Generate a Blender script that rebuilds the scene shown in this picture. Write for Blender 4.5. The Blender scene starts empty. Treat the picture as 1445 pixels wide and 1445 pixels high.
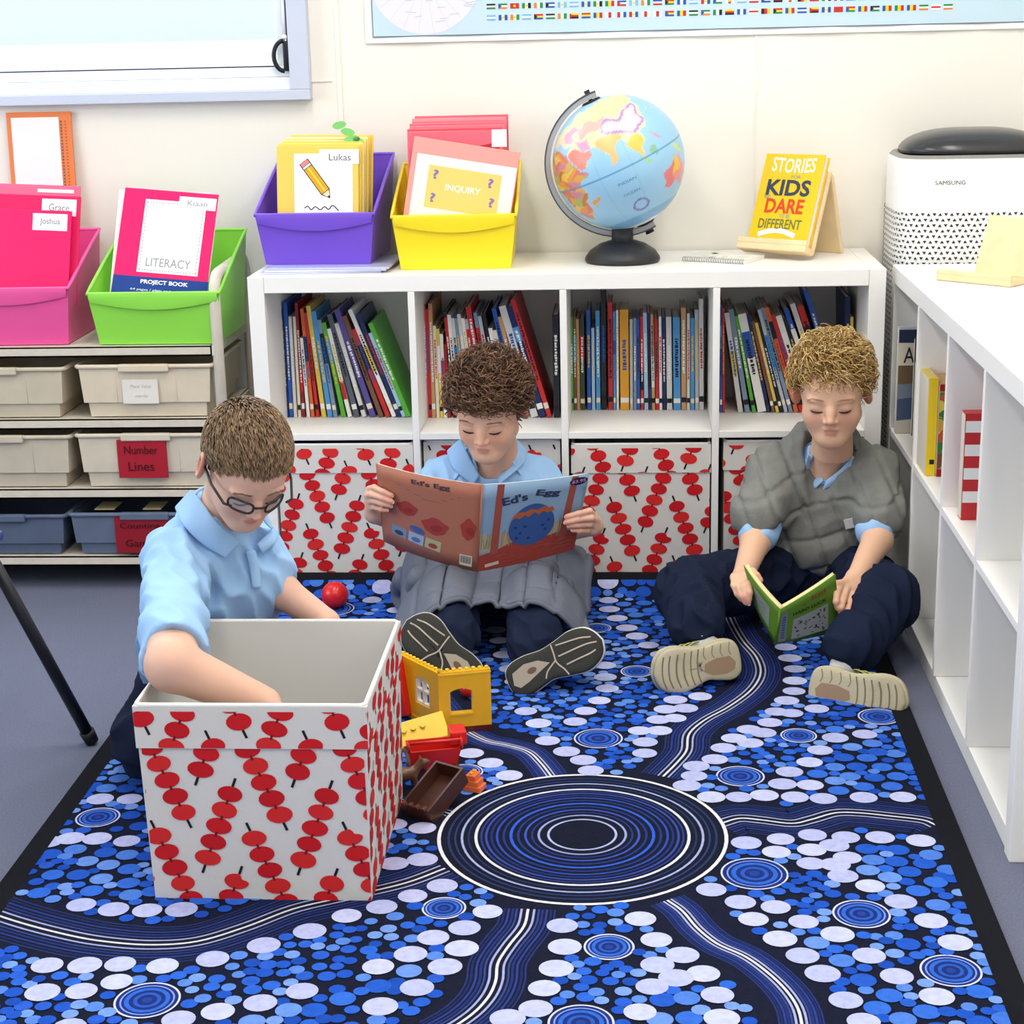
import bpy, bmesh, math, random
import numpy as np
from mathutils import Vector, Matrix, Euler
random.seed(7); rng = np.random.default_rng(11)
PI = math.pi
scene = bpy.context.scene
COL = scene.collection

# ------------------------------------------------------------------ camera
CAM = np.array([.8916, -3.9325, 1.291]); YAW, PIT, ROL, FPX = -.0732, .271, -.0234, 2426.0
_fw = np.array([math.sin(YAW)*math.cos(PIT), math.cos(YAW)*math.cos(PIT), -math.sin(PIT)])
_rt = np.array([math.cos(YAW), -math.sin(YAW), 0.]); _up = np.cross(_rt, _fw)
_r2 = math.cos(ROL)*_rt + math.sin(ROL)*_up; _u2 = -math.sin(ROL)*_rt + math.cos(ROL)*_up
cd = bpy.data.cameras.new('camera'); cam = bpy.data.objects.new('camera', cd); COL.objects.link(cam)
cd.sensor_width = 36; cd.sensor_fit = 'HORIZONTAL'; cd.lens = FPX/1445*36; cd.clip_start = .05
cam.matrix_world = Matrix(((_r2[0], _u2[0], -_fw[0], CAM[0]), (_r2[1], _u2[1], -_fw[1], CAM[1]), (_r2[2], _u2[2], -_fw[2], CAM[2]), (0, 0, 0, 1)))
scene.camera = cam
def ray(u, v): return _fw + (u-722.5)/FPX*_r2 - (v-722.5)/FPX*_u2
def az(u, v, z=0.):
    d = ray(u, v); return CAM + d*((z-CAM[2])/d[2])
def ay(u, v, y=0.):
    d = ray(u, v); return CAM + d*((y-CAM[1])/d[1])
def ax(u, v, x=0.):
    d = ray(u, v); return CAM + d*((x-CAM[0])/d[0])

# ------------------------------------------------------------------ world, lights, exposure
world = bpy.data.worlds.new('world'); scene.world = world; world.use_nodes = True
bg = world.node_tree.nodes['Background']; bg.inputs[0].default_value = (.86, .93, 1.0, 1); bg.inputs[1].default_value = 0.75
vs = scene.view_settings; vs.view_transform = 'Standard'; vs.look = 'None'; vs.gamma = 1; vs.use_curve_mapping = False; vs.exposure = 0.0
def area_light(name, loc, target, sx, sy, power, color):
    l = bpy.data.lights.new(name, 'AREA'); l.shape = 'RECTANGLE'; l.size = sx; l.size_y = sy; l.energy = power; l.color = color
    o = bpy.data.objects.new(name, l); COL.objects.link(o); o.location = loc
    o.rotation_euler = (Vector(target)-Vector(loc)).to_track_quat('-Z', 'Y').to_euler(); return o
LAMPS = ((.2, -1.0), (1.4, -1.0), (.2, -2.9), (1.4, -2.9))     # ceiling fluorescent fixtures, built with the ceiling
for i, (x, y) in enumerate(LAMPS):
    area_light('ceiling_lamp_light', (x, y, 2.52), (x, y, 0), .28, 1.15, 15, (1, .95, .87))
area_light('back_window_daylight', (-.62, .37, 1.68), (-.1, -1.6, .3), 1.25, .85, 16, (.72, .84, 1.0))
area_light('left_window_daylight', (-2.35, -1.7, 1.5), (.6, -.6, .5), 1.9, 1.2, 38, (.80, .90, 1.0))

sun = bpy.data.lights.new('sun', 'SUN'); sun.energy = 2.2; sun.angle = .02; sun.color = (1, .97, .92)
suno = bpy.data.objects.new('sun', sun); COL.objects.link(suno); suno.rotation_euler = (math.radians(30), 0, math.radians(-12))   # high sun, outside only
# ------------------------------------------------------------------ helpers
def lin(c):
    if isinstance(c, str): c = tuple(int(c[i:i+2], 16)/255 for i in (0, 2, 4))
    return tuple(x/12.92 if x <= .04045 else ((x+.055)/1.055)**2.4 for x in c)
MATS = {}
def mat(name, color='808080', rough=.6, spec=.35, bump=0., bscale=200., var=0., vscale=30., sss=0., attr=None, metal=0., trans=0., emit=0., alpha=1.):
    if name in MATS: return MATS[name]
    m = bpy.data.materials.new(name); m.use_nodes = True; nt = m.node_tree; b = nt.nodes['Principled BSDF']
    c = lin(color) + (1,)
    b.inputs['Base Color'].default_value = c; b.inputs['Roughness'].default_value = rough
    b.inputs['Specular IOR Level'].default_value = spec; b.inputs['Metallic'].default_value = metal
    src = None
    if attr:
        a = nt.nodes.new('ShaderNodeAttribute'); a.attribute_name = attr; src = a.outputs['Color']
    tc = None
    if bump or var:
        tc = nt.nodes.new('ShaderNodeTexCoord')
    if var:
        n = nt.nodes.new('ShaderNodeTexNoise'); n.inputs['Scale'].default_value = vscale; n.inputs['Detail'].default_value = 3
        nt.links.new(tc.outputs['Object'], n.inputs['Vector'])
        hs = nt.nodes.new('ShaderNodeHueSaturation'); mr = nt.nodes.new('ShaderNodeMapRange')
        mr.inputs['From Min'].default_value = .3; mr.inputs['From Max'].default_value = .7
        mr.inputs['To Min'].default_value = 1-var; mr.inputs['To Max'].default_value = 1+var
        nt.links.new(n.outputs['Fac'], mr.inputs['Value']); nt.links.new(mr.outputs[0], hs.inputs['Value'])
        if src: nt.links.new(src, hs.inputs['Color'])
        else: hs.inputs['Color'].default_value = c
        src = hs.outputs[0]
    if src: nt.links.new(src, b.inputs['Base Color'])
    if bump:
        n2 = nt.nodes.new('ShaderNodeTexNoise'); n2.inputs['Scale'].default_value = bscale; n2.inputs['Detail'].default_value = 4
        nt.links.new(tc.outputs['Object'], n2.inputs['Vector'])
        bp = nt.nodes.new('ShaderNodeBump'); bp.inputs['Strength'].default_value = bump; bp.inputs['Distance'].default_value = .004
        nt.links.new(n2.outputs['Fac'], bp.inputs['Height']); nt.links.new(bp.outputs[0], b.inputs['Normal'])
    if sss:
        b.inputs['Subsurface Weight'].default_value = sss; b.inputs['Subsurface Radius'].default_value = (.008, .003, .0015); b.inputs['Subsurface Scale'].default_value = 1.
    if trans: b.inputs['Transmission Weight'].default_value = trans
    if alpha < 1: b.inputs['Alpha'].default_value = alpha
    if emit:
        b.inputs['Emission Color'].default_value = c; b.inputs['Emission Strength'].default_value = emit
    MATS[name] = m; return m
def flat(c, rough=.7):                     # printed / painted plain colour, keyed by hex
    return mat('print_'+c, c, rough=rough, spec=.25)

def tag(o, label=None, cat=None, group=None, kind=None):
    if label: o['label'] = label
    if cat: o['category'] = cat
    if group: o['group'] = group
    if kind: o['kind'] = kind
    return o
def empty(name, loc=(0, 0, 0), label=None, cat=None, group=None, kind=None, parent=None):
    o = bpy.data.objects.new(name, None); COL.objects.link(o); o.location = loc; o.empty_display_size = .05
    if parent: o.parent = parent
    return tag(o, label, cat, group, kind)
def put(o, parent=None):
    """link o; geometry was given in world space, so keep it in place under a translated parent"""
    COL.objects.link(o)
    if parent is not None:
        o.parent = parent
        bpy_m = world_of(parent)
        o.matrix_parent_inverse = bpy_m.inverted()
    return o
def world_of(o):
    m = o.matrix_basis.copy()
    while o.parent is not None:
        m = o.matrix_parent_inverse @ m; o = o.parent; m = o.matrix_basis @ m
    return m
def mesh_obj(name, V, F, mats, parent=None, smooth=False, mi=None):
    me = bpy.data.meshes.new(name); me.from_pydata([tuple(map(float, v)) for v in V], [], [tuple(map(int, f)) for f in F]); me.update()
    for m in (mats if isinstance(mats, (list, tuple)) else [mats]): me.materials.append(m)
    if mi is not None: me.polygons.foreach_set('material_index', mi)
    if smooth: me.polygons.foreach_set('use_smooth', [True]*len(me.polygons))
    return put(bpy.data.objects.new(name, me), parent)

class MB:
    """collects shapes (world or local coordinates), build() links them as one mesh object"""
    def __init__(s): s.V = []; s.F = []; s.M = []; s.mats = []
    def mi(s, m):
        if m is None: return 0
        if m not in s.mats: s.mats.append(m)
        return s.mats.index(m)
    def add(s, V, F, m=None, T=None):
        o = len(s.V); i = s.mi(m)
        if T is not None: V = [T @ Vector(v) for v in V]
        s.V += [tuple(v) for v in V]
        for f in F: s.F.append(tuple(o+k for k in f)); s.M.append(i)
        return s
    def box(s, a, b, m=None, T=None, bev=0.):
        (x0, y0, z0), (x1, y1, z1) = a, b
        if bev <= 0:
            V = [(x0, y0, z0), (x1, y0, z0), (x1, y1, z0), (x0, y1, z0), (x0, y0, z1), (x1, y0, z1), (x1, y1, z1), (x0, y1, z1)]
            F = [(0, 3, 2, 1), (4, 5, 6, 7), (0, 1, 5, 4), (1, 2, 6, 5), (2, 3, 7, 6), (3, 0, 4, 7)]
            return s.add(V, F, m, T)
        bm = bmesh.new(); r = bmesh.ops.create_cube(bm, size=1)
        for v in bm.verts: v.co = Vector(((x0+x1)/2+v.co.x*(x1-x0), (y0+y1)/2+v.co.y*(y1-y0), (z0+z1)/2+v.co.z*(z1-z0)))
        bmesh.ops.bevel(bm, geom=list(bm.edges), offset=bev, segments=2, affect='EDGES', profile=.5)
        return s.bm(bm, m, T)
    def bm(s, bm, m=None, T=None):
        bm.verts.index_update(); V = [v.co.copy() for v in bm.verts]; F = [[v.index for v in f.verts] for f in bm.faces]; bm.free()
        return s.add(V, F, m, T)
    def tube(s, P, r, n=8, m=None, T=None, cap=True, flatz=1., closed=False):
        P = [Vector(p) for p in P]; R = r if isinstance(r, (list, tuple)) else [r]*len(P)
        V = []; F = []; up = None; L = len(P)
        for i, p in enumerate(P):
            if closed: t = (P[(i+1) % L]-P[i-1])
            else: t = (P[min(i+1, L-1)]-P[max(i-1, 0)])
            t = t.normalized() if t.length > 1e-9 else Vector((0, 0, 1))
            if up is None: up = Vector((0, 0, 1)) if abs(t.z) < .9 else Vector((0, 1, 0))
            a = t.cross(up)
            if a.length < 1e-6: a = t.orthogonal()
            a.normalize(); up = a.cross(t).normalized()
            for k in range(n):
                g = 2*PI*k/n; V.append(p+a*(R[i]*math.cos(g))+up*(R[i]*flatz*math.sin(g)))
        for i in range(L if closed else L-1):
            j = (i+1) % L
            for k in range(n): F.append((i*n+k, i*n+(k+1) % n, j*n+(k+1) % n, j*n+k))
        if cap and not closed: F += [tuple(range(n))[::-1], tuple((L-1)*n+k for k in range(n))]
        return s.add(V, F, m, T)
    def lathe(s, prof, n=32, m=None, T=None):
        V = []; F = []
        for (r, z) in prof:
            for k in range(n): g = 2*PI*k/n; V.append((r*math.cos(g), r*math.sin(g), z))
        for i in range(len(prof)-1):
            for k in range(n): F.append((i*n+k, i*n+(k+1) % n, (i+1)*n+(k+1) % n, (i+1)*n+k))
        F += [tuple(range(n))[::-1], tuple((len(prof)-1)*n+k for k in range(n))]
        return s.add(V, F, m, T)
    def prism(s, poly, h, m=None, T=None, z=0.):
        n = len(poly); V = [(x, y, z) for x, y in poly]+[(x, y, z+h) for x, y in poly]
        F = [tuple(range(n))[::-1], tuple(range(n, 2*n))]+[(k, (k+1) % n, n+(k+1) % n, n+k) for k in range(n)]
        return s.add(V, F, m, T)
    def poly(s, P, m=None, T=None): return s.add(P, [tuple(range(len(P)))], m, T)
    def ball(s, c, r, m=None, T=None, seg=16, ring=10):
        rx, ry, rz = r if isinstance(r, (list, tuple)) else (r, r, r); V = [(c[0], c[1], c[2]-rz)]; F = []
        for i in range(1, ring):
            a = -PI/2+PI*i/ring
            for k in range(seg): g = 2*PI*k/seg; V.append((c[0]+rx*math.cos(a)*math.cos(g), c[1]+ry*math.cos(a)*math.sin(g), c[2]+rz*math.sin(a)))
        V.append((c[0], c[1], c[2]+rz)); e = len(V)-1
        for k in range(seg): F.append((0, 1+(k+1) % seg, 1+k)); F.append((e, e-seg+k, e-seg+(k+1) % seg))
        for i in range(ring-2):
            for k in range(seg): a = 1+i*seg; F.append((a+k, a+(k+1) % seg, a+seg+(k+1) % seg, a+seg+k))
        return s.add(V, F, m, T)
    def build(s, name, m=None, parent=None, smooth=False, label=None):
        mats = s.mats if s.mats else [m]
        if m is not None and s.mats and None in s.mats: pass
        o = mesh_obj(name, s.V, s.F, mats, parent, smooth, s.M)
        if label: o['label'] = label
        return o
def frame(o, xd, yd):
    """plane frame: origin, x direction, y direction (made orthogonal), z = outward normal"""
    x = Vector(xd).normalized(); y = Vector(yd); y = (y-x*y.dot(x)).normalized(); z = x.cross(y)
    return Matrix(((x.x, y.x, z.x, o[0]), (x.y, y.y, z.y, o[1]), (x.z, y.z, z.z, o[2]), (0, 0, 0, 1)))
_tc = {}
def text_geo(s, bold=0.):
    if (s, bold) in _tc: return _tc[(s, bold)]
    c = bpy.data.curves.new('t', 'FONT'); c.body = s; c.align_x = 'CENTER'; c.align_y = 'CENTER'; c.resolution_u = 3; c.offset = bold
    o = bpy.data.objects.new('t', c); COL.objects.link(o); dg = bpy.context.evaluated_depsgraph_get(); dg.update()
    me = bpy.data.meshes.new_from_object(o.evaluated_get(dg)); V = [v.co.copy() for v in me.vertices]; F = [tuple(p.vertices) for p in me.polygons]
    bpy.data.objects.remove(o); bpy.data.curves.remove(c); bpy.data.meshes.remove(me)
    x0 = min(v.x for v in V); x1 = max(v.x for v in V); y0 = min(v.y for v in V); y1 = max(v.y for v in V)
    V = [Vector(((v.x-(x0+x1)/2)/max(x1-x0, 1e-6), (v.y-(y0+y1)/2)/max(y1-y0, 1e-6), 0)) for v in V]
    _tc[(s, bold)] = (V, F); return V, F
def text(mb, s, T, cx, cy, w, h, m, z=.0006, rot=0., bold=0.012, skew=0., arch=0.):
    """lettering fitted to a w x h rectangle centred on (cx,cy) of plane T"""
    V, F = text_geo(s, bold); c, sn = math.cos(rot), math.sin(rot); O = []
    for v in V:
        x = v.x*w+skew*v.y*h; y = v.y*h - arch*(v.x*2)**2
        O.append((cx+c*x-sn*y, cy+sn*x+c*y, z))
    mb.add(O, F, m, T)
def ell(cx, cy, rx, ry, rot=0., n=18):
    c, s = math.cos(rot), math.sin(rot); return [(cx+c*rx*math.cos(2*PI*k/n)-s*ry*math.sin(2*PI*k/n), cy+s*rx*math.cos(2*PI*k/n)+c*ry*math.sin(2*PI*k/n)) for k in range(n)]
def rect(cx, cy, w, h, rot=0.):
    c, s = math.cos(rot), math.sin(rot); return [(cx+c*x-s*y, cy+s*x+c*y) for x, y in ((-w/2, -h/2), (w/2, -h/2), (w/2, h/2), (-w/2, h/2))]
def clip(poly, x0, y0, x1, y1):
    for ax_, lim, sg in ((0, x0, 1), (0, x1, -1), (1, y0, 1), (1, y1, -1)):
        out = []
        for i in range(len(poly)):
            a = poly[i-1]; b = poly[i]; ia = sg*(a[ax_]-lim) >= 0; ib = sg*(b[ax_]-lim) >= 0
            if ia != ib: t = (lim-a[ax_])/(b[ax_]-a[ax_]); out.append((a[0]+t*(b[0]-a[0]), a[1]+t*(b[1]-a[1])))
            if ib: out.append(b)
        poly = out
        if not poly: return []
    return poly
def P2(mb, poly, m, T, z=.0004):
    if hasattr(T, 'slab'):                                      # curved sheet: lay the print on in narrow strips
        x0, x1 = min(p[0] for p in poly), max(p[0] for p in poly); n = max(1, int((x1-x0)/T.W*14+.5))
        for k in range(n):
            q = clip(poly, x0+(x1-x0)*k/n, -9, x0+(x1-x0)*(k+1)/n, 9)
            if len(q) >= 3: mb.add([(x, y, z) for x, y in q], [tuple(range(len(q)))], m, T)
        return
    if len(poly) >= 3: mb.add([(x, y, z) for x, y in poly], [tuple(range(len(poly)))], m, T)
def stroke(pts, w):
    """flat ribbon polygon strip for a 2-D polyline -> (verts, faces)"""
    V = []; F = []; n = len(pts)
    for i, p in enumerate(pts):
        a = pts[max(i-1, 0)]; b = pts[min(i+1, n-1)]; dx, dy = b[0]-a[0], b[1]-a[1]; l = math.hypot(dx, dy) or 1
        ww = w[i] if isinstance(w, (list, tuple)) else w
        V += [(p[0]-dy/l*ww/2, p[1]+dx/l*ww/2), (p[0]+dy/l*ww/2, p[1]-dx/l*ww/2)]
    for i in range(n-1): F.append((2*i+1, 2*i+3, 2*i+2, 2*i))
    return V, F
def S2(mb, pts, w, m, T, z=.0006):
    V, F = stroke(pts, w); mb.add([(x, y, z) for x, y in V], F, m, T)
def catmull(P, n=8):
    P = [np.array(p, float) for p in P]; P = [2*P[0]-P[1]]+P+[2*P[-1]-P[-2]]; out = []
    for i in range(1, len(P)-2):
        for k in range(n):
            t = k/n; out.append(.5*((2*P[i])+(-P[i-1]+P[i+1])*t+(2*P[i-1]-5*P[i]+4*P[i+1]-P[i+2])*t*t+(-P[i-1]+3*P[i]-3*P[i+1]+P[i+2])*t**3))
    out.append(P[-2]); return out
ORD = ['first', 'second', 'third', 'fourth', 'fifth', 'sixth', 'seventh', 'eighth', 'ninth', 'tenth', 'eleventh', 'twelfth', 'thirteenth', 'fourteenth', 'fifteenth', 'sixteenth', 'seventeenth', 'eighteenth', 'nineteenth', 'twentieth'] 
def ordinal(i): return ORD[i] if i < 20 else (('twenty-' if i < 29 else 'thirty-')+ORD[(i-20) % 10] if i % 10 != 9 else ('thirtieth' if i == 29 else 'fortieth'))
# ------------------------------------------------------------------ room shell
WY = .40                                                        # face of the back wall
m_wall = mat('wall_paint', 'F3EFE6', rough=.75, spec=.2, bump=.05, bscale=60)
m_trimw = mat('trim_paint', 'F2EEE6', rough=.6)
m_carpet = mat('carpet_blue_grey', '6C7084', rough=.95, spec=.1, bump=.5, bscale=500, var=.12, vscale=260)
m_ceil = mat('ceiling_white', 'F2F2EE', rough=.8)
fl = MB().box((-2.6, -4.6, -.1), (2.2, WY+.1, 0)).build('floor', m_carpet); tag(fl, kind='structure')
wb = MB()
WX0, WX1, WZ0, WZ1 = -1.3, .062, 1.185, 2.15
wb.box((-2.6, WY, 0), (2.2, WY+.1, WZ0)); wb.box((-2.6, WY, WZ0), (WX0, WY+.1, 2.6)); wb.box((WX1, WY, WZ0), (2.2, WY+.1, 2.6)); wb.box((WX0, WY, WZ1), (WX1, WY+.1, 2.6))
tag(wb.build('wall_back', m_wall), kind='structure')
tag(MB().box((1.96, -4.6, 0), (2.06, WY, 2.6)).build('wall_right', m_wall), kind='structure')
wl = MB(); wl.box((-2.6, -4.6, 0), (-2.5, WY, .9)); wl.box((-2.6, -4.6, 2.1), (-2.5, WY, 2.6)); wl.box((-2.6, -.7, .9), (-2.5, WY, 2.1)); wl.box((-2.6, -4.6, .9), (-2.5, -2.7, 2.1))
tag(wl.build('wall_left', m_wall), kind='structure')
tag(MB().box((-2.6, -4.6, 2.6), (2.06, WY+.1, 2.7)).build('ceiling', m_ceil), kind='structure')
for i, (x, y) in enumerate(LAMPS):
    r = empty('ceiling_lamp', (x, y, 2.6), 'white ceiling fluorescent fixture, '+['front left', 'front right', 'rear left', 'rear right'][i]+' of the four', 'lamp', 'ceiling fluorescent fixtures')
    MB().box((x-.17, y-.62, 2.555), (x+.17, y+.62, 2.6), bev=.006).build('housing', mat('lamp_housing', 'EDEDEA'), r)
    MB().box((x-.14, y-.58, 2.545), (x+.14, y+.58, 2.5552)).build('diffuser', mat('lamp_diffuser', 'FFF7EA', emit=2.5), r)
# panel joint strips on the back wall
for i, (x0, x1, z0, z1) in enumerate(((.166, .178, .77, 2.6), (1.19, 1.194, .77, 2.6), (.10, .155, 1.188, 1.192))):
    tag(MB().box((x0, WY-.003, z0), (x1, WY, z1), bev=.001).build('trim_%d' % (i+1), m_trimw), kind='structure')
# window
m_alu = mat('window_frame_grey', 'C9D0E2', rough=.4, spec=.5); m_aluw = mat('window_sash_white', 'E9ECF2', rough=.4, spec=.5); m_blk = mat('black_plastic', '14161C', rough=.4)
w = empty('window_1', (-.6, WY, 1.15), kind='structure')
MB().box((-1.4, WY-.035, 1.147), (.104, WY, 1.172), bev=.002).build('frame_rail', m_alu, w)
MB().box((.055, WY-.035, 1.172), (.104, WY, 2.2), bev=.002).build('frame_stile', m_alu, w)
MB().box((-1.4, WY-.028, 1.172), (.055, WY+.05, 1.202), bev=.002).build('sill', m_aluw, w)
MB().box((-1.3, WY-.014, 1.203), (.055, WY+.03, 1.227), bev=.002).build('sash_rail', m_aluw, w)
MB().box((.022, WY-.012, 1.229), (.040, WY+.03, 2.15), bev=.002).build('sash_stile', m_aluw, w)
MB().box((.046, WY-.02, 1.217), (.049, WY+.03, 2.15)).build('seal_strip', mat('seal_grey', '6F7688'), w)
MB().box((-1.3, WY-.0135, 1.2265), (.022, WY+.001, 1.2295)).build('gasket', mat('gasket_dark', '2A2E44'), w)
gl = bpy.data.materials.new('window_glass'); gl.use_nodes = True; _nt = gl.node_tree
_b = _nt.nodes['Principled BSDF']; _b.inputs['Base Color'].default_value = (.95, .98, 1, 1); _b.inputs['Roughness'].default_value = .02; _b.inputs['Alpha'].default_value = .14
MB().box((-1.3, WY+.005, 1.217), (.024, WY+.009, 2.15)).build('pane', gl, w)
h = MB(); c = ay(403, 79, WY-.03)
h.tube([(c[0]-.004-.024*math.sin(a), WY-.03-.006*math.sin(a), c[2]+.036*math.cos(a)) for a in np.linspace(0, PI, 13)], .0055, 8)
h.box((c[0]-.006, WY-.034, c[2]-.036), (c[0]+.01, WY-.006, c[2]+.036), bev=.004)
h.build('latch_handle', m_blk, w, True)
h = MB(); h.tube([(.047, WY-.03, z) for z in np.linspace(1.3, 2.1, 12)], .0035, 6); h.ball((.047, WY-.03, 1.297), .006); h.tube([(.047+.003*math.sin(k), WY-.03, 1.26+.004*k) for k in range(9)], .0022, 6)
h.build('blind_cord', mat('cord_white', 'F4F4F4'), w, True)
tag(MB().box((-4, 2.6, .6), (1.2, 2.7, 3.6)).build('exterior_wall', mat('exterior_blue', 'DCE9F4', rough=.8)), kind='structure')
tag(MB().box((-4, 2.25, -.5), (1.2, 2.3, 1.292)).build('exterior_fence', mat('exterior_white', 'FFFFFF', rough=.8)), kind='structure')

# ------------------------------------------------------------------ white cube shelves
m_shelf = mat('shelf_white', 'F4F2EE', rough=.42, spec=.4)
def cube_shelf(name, W, label, cells, T, root_loc):
    r = empty(name, root_loc, label, 'shelf', 'white cube storage shelves')
    t, d, g = .038, .016, .335; H = 2*g+d+2*t; D = .39; b = .0015
    MB().box((0, 0, 0), (t, D, H), T=T, bev=b).build('side_panel', m_shelf, r); MB().box((W-t, 0, 0), (W, D, H), T=T, bev=b).build('side_panel', m_shelf, r)
    MB().box((t+.0005, 0, H-t), (W-t-.0005, D, H), T=T, bev=b).build('top_panel', m_shelf, r); MB().box((t+.0005, 0.004, 0), (W-t-.0005, D, t), T=T, bev=b).build('bottom_panel', m_shelf, r)
    for i in range(cells):
        x0 = t+i*(g+d); MB().box((x0+.0003, .001, t+g), (x0+g-.0003, D, t+g+d), T=T, bev=.001).build('shelf_board', m_shelf, r)
        if i < cells-1: MB().box((x0+g, 0, t+.0003), (x0+g+d, D, H-t-.0003), T=T, bev=.001).build('divider', m_shelf, r)
    return r
cube_shelf('cube_shelf', 1.464, 'long white eight-cell cube shelf standing against the back wall', 4, Matrix.Identity(4), (.73, .19, 0))
RX = 1.487
TR = Matrix.Translation((RX, .07, 0)) @ Matrix.Rotation(-PI/2, 4, 'Z')
cube_shelf('cube_shelf', 1.464, 'white cube shelf along the right side beside the person in the grey wrap', 4, TR, (RX+.19, -.75, 0))
# ------------------------------------------------------------------ rug with printed dot pattern
RUG = (-.118, 1.431, -2.45, -.008); RZ = .012
def rz(x, y):
    t = min(max((y+.11)/.10, 0), 1); return RZ+.036*t*t*(3-2*t)
m_rb = mat('rug_border_black', '17181E', rough=.95, spec=.1, bump=.4, bscale=600)
def rugmat(c): return mat('rug_'+c, c, rough=.95, spec=.08, bump=.35, bscale=420, var=.10, vscale=90)
rug = empty('rug', (.656, -1.2, 0), 'large blue rug printed with dots, rings and wavy lines, under the three people', 'rug')
m = MB(); ys = list(np.linspace(RUG[2], -.13, 10))+list(np.linspace(-.11, RUG[3], 12)); V = []; F = []
for y in ys:
    for (x, dz) in ((RUG[0], -.0105), (RUG[0]+.004, 0), (RUG[1]-.004, 0), (RUG[1], -.0105)): V.append((x, y, rz(x, y)+dz))
n = len(ys)
for y in ys:
    for x in (RUG[0], RUG[1]): V.append((x, y, max(rz(x, y)-.012, .0005)))
for i in range(n-1):
    for k in range(3): F.append((i*4+k, i*4+k+1, i*4+k+5, i*4+k+4))
    F.append((4*n+2*i, 4*n+2*i+2, i*4+4, i*4)[::-1]); F.append((4*n+2*i+1, 4*n+2*i+3, i*4+7, i*4+3)); F.append((4*n+2*i, 4*n+2*i+1, 4*n+2*i+3, 4*n+2*i+2))
F.append((4*n-4, 4*n-3, 4*n-2, 4*n-1, 6*n-1, 6*n-2))
mesh_obj('backing', V, F, m_rb, rug)
PX0, PX1, PY0, PY1 = RUG[0]+.042, RUG[1]-.043, RUG[2]+.04, -.044
m = MB(); V = []; F = []; yy = list(np.linspace(PY0, -.13, 12))+list(np.linspace(-.11, PY1, 10))
for y in yy: V += [(PX0, y, rz(0, y)+.0008), (PX1, y, rz(0, y)+.0008)]
for i in range(len(yy)-1): F.append((2*i, 2*i+1, 2*i+3, 2*i+2))
mesh_obj('pattern_ground', V, F, rugmat('171B2E'), rug)
def fp(u, v): p = az(u, v, RZ); return (p[0], p[1])
MED = (.805, -1.335); MR = .237
CR = dict(A=(920, 1000, .3079), B=(520, 1040, .3045), C=(80, 1040, .3322), D=(800, 800, .3875))
def pts(k, L): ox, oy, s = CR[k]; return [fp(ox+x*s, oy+y*s) for x, y in L]
LAV = pts('A', [(30,55),(105,48),(35,105),(570,18),(640,25),(755,5),(540,68),(445,100),(510,115),(375,140),(450,162),(328,185),(288,237),(203,268),(193,313),(160,357),(272,410),(398,410),(515,402),(655,410),(785,417),(970,412),(1150,410),(840,138),(975,122),(770,195),(722,250),(630,294),(598,350),(725,355),(432,620),(590,603),(570,662),(735,584),(732,652),(728,715),(888,595),(835,632),(895,688),(840,720),(875,772),(1000,818),(1045,595),(1232,610),(1140,890),(1278,978),(272,835),(405,892),(567,915),(465,970),(695,982),(587,1060),(850,1040),(690,1138),(995,1138),(782,1220),(1122,1232),(888,1342),(1305,1325),(1390,1078),(140,1135),(20,1065),(25,1180),(110,1240),(235,1220),(300,1318),(320,1425),(0,1280),(970,1440)]) \
  + pts('B', [(830,22),(918,72),(995,112),(1030,160),(1282,28),(475,80),(565,125),(652,183),(250,427),(115,410),(118,592),(250,573),(342,695),(205,742),(62,793),(552,815),(445,890),(300,935),(432,985),(195,1012),(355,1070),(45,1070),(225,1167),(55,1255),(898,880),(910,978),(870,1078),(815,1170),(775,1265),(645,1310),(1260,848),(1322,952),(1310,1060),(1270,1162),(1258,1280)]) \
  + pts('C', [(185,268),(310,268),(172,436),(298,447),(60,435),(105,718),(242,737),(385,742),(530,738),(120,975),(270,970),(450,978),(255,1045),(105,1085),(663,948),(880,890),(1075,830),(1232,765),(1378,728),(1043,1085),(865,1135),(685,1172),(518,1205),(-30,450),(-40,975),(-60,1090)]) \
  + pts('D', [(157,60),(150,90),(152,125),(155,157),(183,190),(218,225),(255,255),(297,288),(345,322),(140,362),(140,405),(147,446),(118,490),(68,528),(30,567),(15,678),(60,705),(85,745),(395,487),(360,522),(432,518),(318,562),(388,555),(265,600),(335,602),(283,640),(283,682),(485,475),(797,295),(812,335),(830,375),(830,418),(827,456),(800,490),(765,525),(815,535),(908,518),(740,568)])
LAV += [fp(u, v) for u, v in ((700,890),(705,905),(712,925),(720,945),(728,963),(742,1005),(760,1022),(512,830),(525,848),(560,862),(505,822),(540,838),(555,880),(560,815),(600,822),(480,812))]
MID = pts('A', [(918,180),(1010,163),(880,228),(838,272),(1035,203),(985,230),(938,270),(758,303),(840,335),(908,315),(855,380),(1020,320),(970,362),(1055,272),(1100,360),(1125,315),(1115,210),(1160,270),(985,648),(1127,652),(1278,675),(1015,698),(990,745),(1120,705),(1250,715),(1090,778),(1180,752),(1300,800),(1220,840),(1310,905),(755,1078),(870,1160),(968,1250),(1088,1320),(1032,1378),(1258,1395),(1150,1430),(160,1332),(50,1340),(170,1425)]) \
  + pts('B', [(188,1090),(45,1160),(1365,1225),(1350,1315)]) + pts('C', [(285,140),(265,180),(295,222),(210,222),(80,482),(208,495),(300,505),(130,532),(220,548),(308,566),(92,590),(190,607),(305,625),(150,658),(315,675),(345,190),(1358,1062),(1215,1117),(985,1165),(1092,1165),(830,1215)])
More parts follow.
